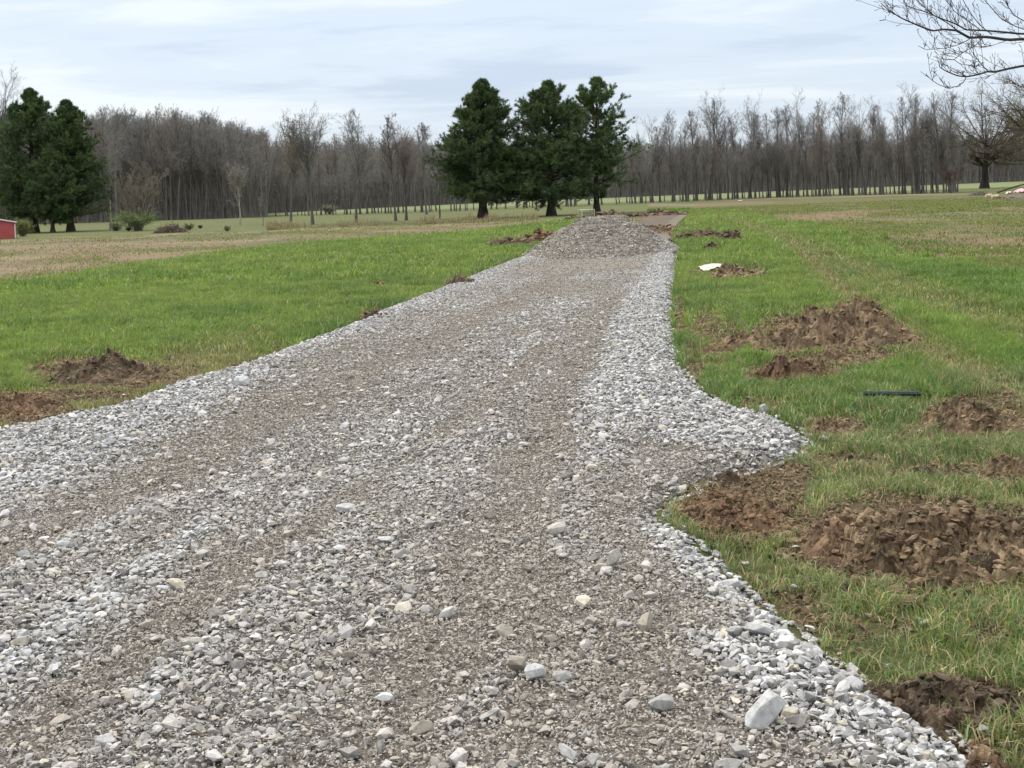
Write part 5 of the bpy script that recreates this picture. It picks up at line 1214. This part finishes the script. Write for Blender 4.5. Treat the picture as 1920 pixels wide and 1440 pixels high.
# ---------------------------------------------------------------- the near tree whose limbs reach in at the top right
def near_tree():
    r = np.random.default_rng(9); Y0 = 11.5
    limbs = [  # (pixel polyline from the outside inwards, radius start, radius end, depth start, depth end)
        ([(2150, 60), (1990, 78), (1920, 73), (1890, 75), (1850, 69), (1818, 71), (1793, 57), (1770, 55), (1748, 58), (1722, 48), (1690, 34), (1665, 18), (1652, 6)], .022, .0035, 12.6, 11.0),
        ([(2150, 40), (1990, 60), (1918, 64), (1880, 60), (1845, 57), (1812, 56), (1790, 44), (1765, 35), (1735, 22), (1700, 12), (1690, -8)], .016, .003, 13.2, 12.2),
        ([(2150, 130), (1990, 118), (1920, 123), (1890, 129), (1865, 135), (1852, 134), (1833, 140), (1812, 144), (1795, 142), (1775, 134), (1762, 126), (1760, 116)], .016, .003, 11.4, 10.4),
        ([(1812, 144), (1806, 155), (1795, 162), (1778, 164), (1762, 160), (1748, 151), (1737, 140)], .0045, .0025, 10.8, 10.5),
        ([(1853, 134), (1843, 124), (1828, 105), (1818, 90), (1812, 78)], .005, .0025, 11.1, 10.9),
        ([(1820, 72), (1800, 83), (1775, 90), (1752, 92), (1735, 93), (1722, 86)], .0045, .0025, 11.6, 11.2),
        ([(1842, 72), (1828, 86), (1806, 98), (1789, 112), (1770, 111), (1750, 106)], .0045, .0025, 11.8, 11.3),
        ([(1789, 112), (1800, 120), (1818, 122), (1835, 130)], .0035, .0025, 11.4, 11.1),
        ([(1795, 57), (1775, 42), (1750, 28), (1735, 15), (1718, 0), (1706, -14)], .006, .003, 11.8, 11.6),
        ([(1890, 75), (1868, 83), (1850, 88), (1832, 88)], .0035, .002, 12, 11.8),
        ([(1860, 65), (1838, 48), (1822, 28), (1808, 5), (1800, -18)], .006, .0035, 12.2, 12.4),
        ([(1840, 57), (1812, 38), (1788, 20), (1778, 0), (1776, -12)], .005, .003, 12.4, 12.6),
        ([(1940, 62), (1900, 48), (1876, 34), (1862, 18), (1846, 0), (1836, -14)], .0065, .004, 12.6, 13),
        ([(1960, 64), (1925, 42), (1900, 28), (1888, 8), (1880, -15)], .006, .004, 12.4, 12.2),
        ([(2150, 225), (1990, 236), (1920, 243), (1885, 246), (1850, 262), (1825, 270), (1800, 274), (1770, 278)], .013, .003, 14.5, 13.2),
        ([(2150, 250), (1990, 262), (1930, 265), (1905, 276), (1880, 284)], .012, .004, 14.0, 13.5),
        ([(2150, 300), (1990, 298), (1925, 300), (1895, 302), (1865, 290), (1845, 276)], .007, .003, 14, 13.6),
        ([(2150, 160), (1990, 175), (1930, 168), (1905, 158), (1880, 154)], .009, .003, 14.4, 13.9),
        ([(2150, 205), (1990, 205), (1930, 208), (1890, 205), (1855, 216), (1835, 222)], .009, .003, 14.4, 14.0)]
    out = []; tw = []
    for pts_, ra, rb, ya, yb in limbs:
        k = len(pts_); q = np.array([at_depth(px, py, ya + (yb - ya) * i / (k - 1)) for i, (px, py) in enumerate(pts_)])
        # resample smoothly
        s = np.linspace(0, k - 1, k * 3); qq = np.stack([np.interp(s, np.arange(k), q[:, c]) for c in range(3)], -1)[None]
        rr = np.interp(s, [0, k - 1], [ra, rb])[None]
        out.append((*tubes(qq, rr * .8, 6), np.array([.06, .052, .046])))
        Ln = np.linalg.norm(np.diff(q, axis=0), axis=1).sum()
        ra, rb = ra * .8, rb * .8; rr = rr * .8; cnt = int(Ln * 9) + 3
        s2 = spawn(qq, rr, one(1.0), cnt, 0.12, 0.9, 40, 1.0, r, .5, .2, flat=.3)
        L2 = r.uniform(.08, .33, len(s2[0])); dirs = s2[1] + np.array([-.15, 0, .35])
        p2, r2 = grow(s2[0], dirs, L2, np.full(len(L2), .0021), np.full(len(L2), .0012), 5, .10, .10, r); out.append((*tubes(p2, r2, 4), np.array([.07, .058, .05])))
        s3 = spawn(p2, r2, L2, 4, .15, 1.0, 45, .25, r, .7, .3); L3 = np.clip(s3[2], .02, .09)
        p3, r3 = grow(s3[0], s3[1], L3, np.full(len(L3), .0018), np.full(len(L3), .0024), 2, .12, .25, r); out.append((*tubes(p3, r3, 3), np.array([.10, .07, .055])))
    e = bpy.data.objects.new('overhanging_tree', None); COL.objects.link(e)
    tx, ty = 9.6, 14.5
    tp, trd = grow(np.array([[tx, ty, 0.]]), np.array([[0, 0, 1.]]), one(8.0), one(.26), one(.10), 9, .03, .06, r); trd[:, 0] *= 1.4
    V, f = tubes(tp, trd, 12); put('trunk', mesh('trunk', V, f, MAT_BARK, np.broadcast_to(np.array([.06, .05, .045]), (len(V), 3)), True), e)
    # limbs joining the trunk to the parts in view
    for i in (0, 1, 2, 14, 15, 16, 17, 18):
        pts_, ra, _, ya, _ = limbs[i]; a = at_depth(*pts_[0], ya); b = np.array([tx, ty, max(1.6, a[2] - .7)])
        t = np.linspace(0, 1, 7)[:, None]; q = b + (a - b) * t; q[:, 2] += .2 * np.sin(t[:, 0] * 3.1)
        out.append((*tubes(q[None], np.linspace(ra * 2.4, ra, 7)[None], 7), np.array([.05, .042, .037])))
    V, f, c = join(out); put('crown', mesh('crown', V, f, MAT_TWIG, c), e)
    # upper crown, outside the frame
    s = spawn(tp, trd, one(7.0), 14, .6, 1.0, 45, .6, r, .5, .3); p, rd = grow(s[0], s[1] + np.array([.35, 0, .5]), s[2], s[3], s[3] * .2, 6, .1, .12, r)
    V1, f1 = tubes(p, rd, 5); s2 = spawn(p, rd, s[2], 9, .2, 1, 42, .4, r); p2, r2 = grow(s2[0], s2[1], s2[2], np.full(len(s2[3]), .008), np.full(len(s2[3]), .003), 4, .12, .1, r); V2, f2 = tubes(p2, r2, 3)
    V, f, c = join([(V1, f1, BARK * .6), (V2, f2, BARK * .7)]); put('upper_crown', mesh('upper_crown', V, f, MAT_TWIG, c), e)
    tag(e, 'bare budding limbs of a near tree hanging in at the top right corner', 'tree')
near_tree()
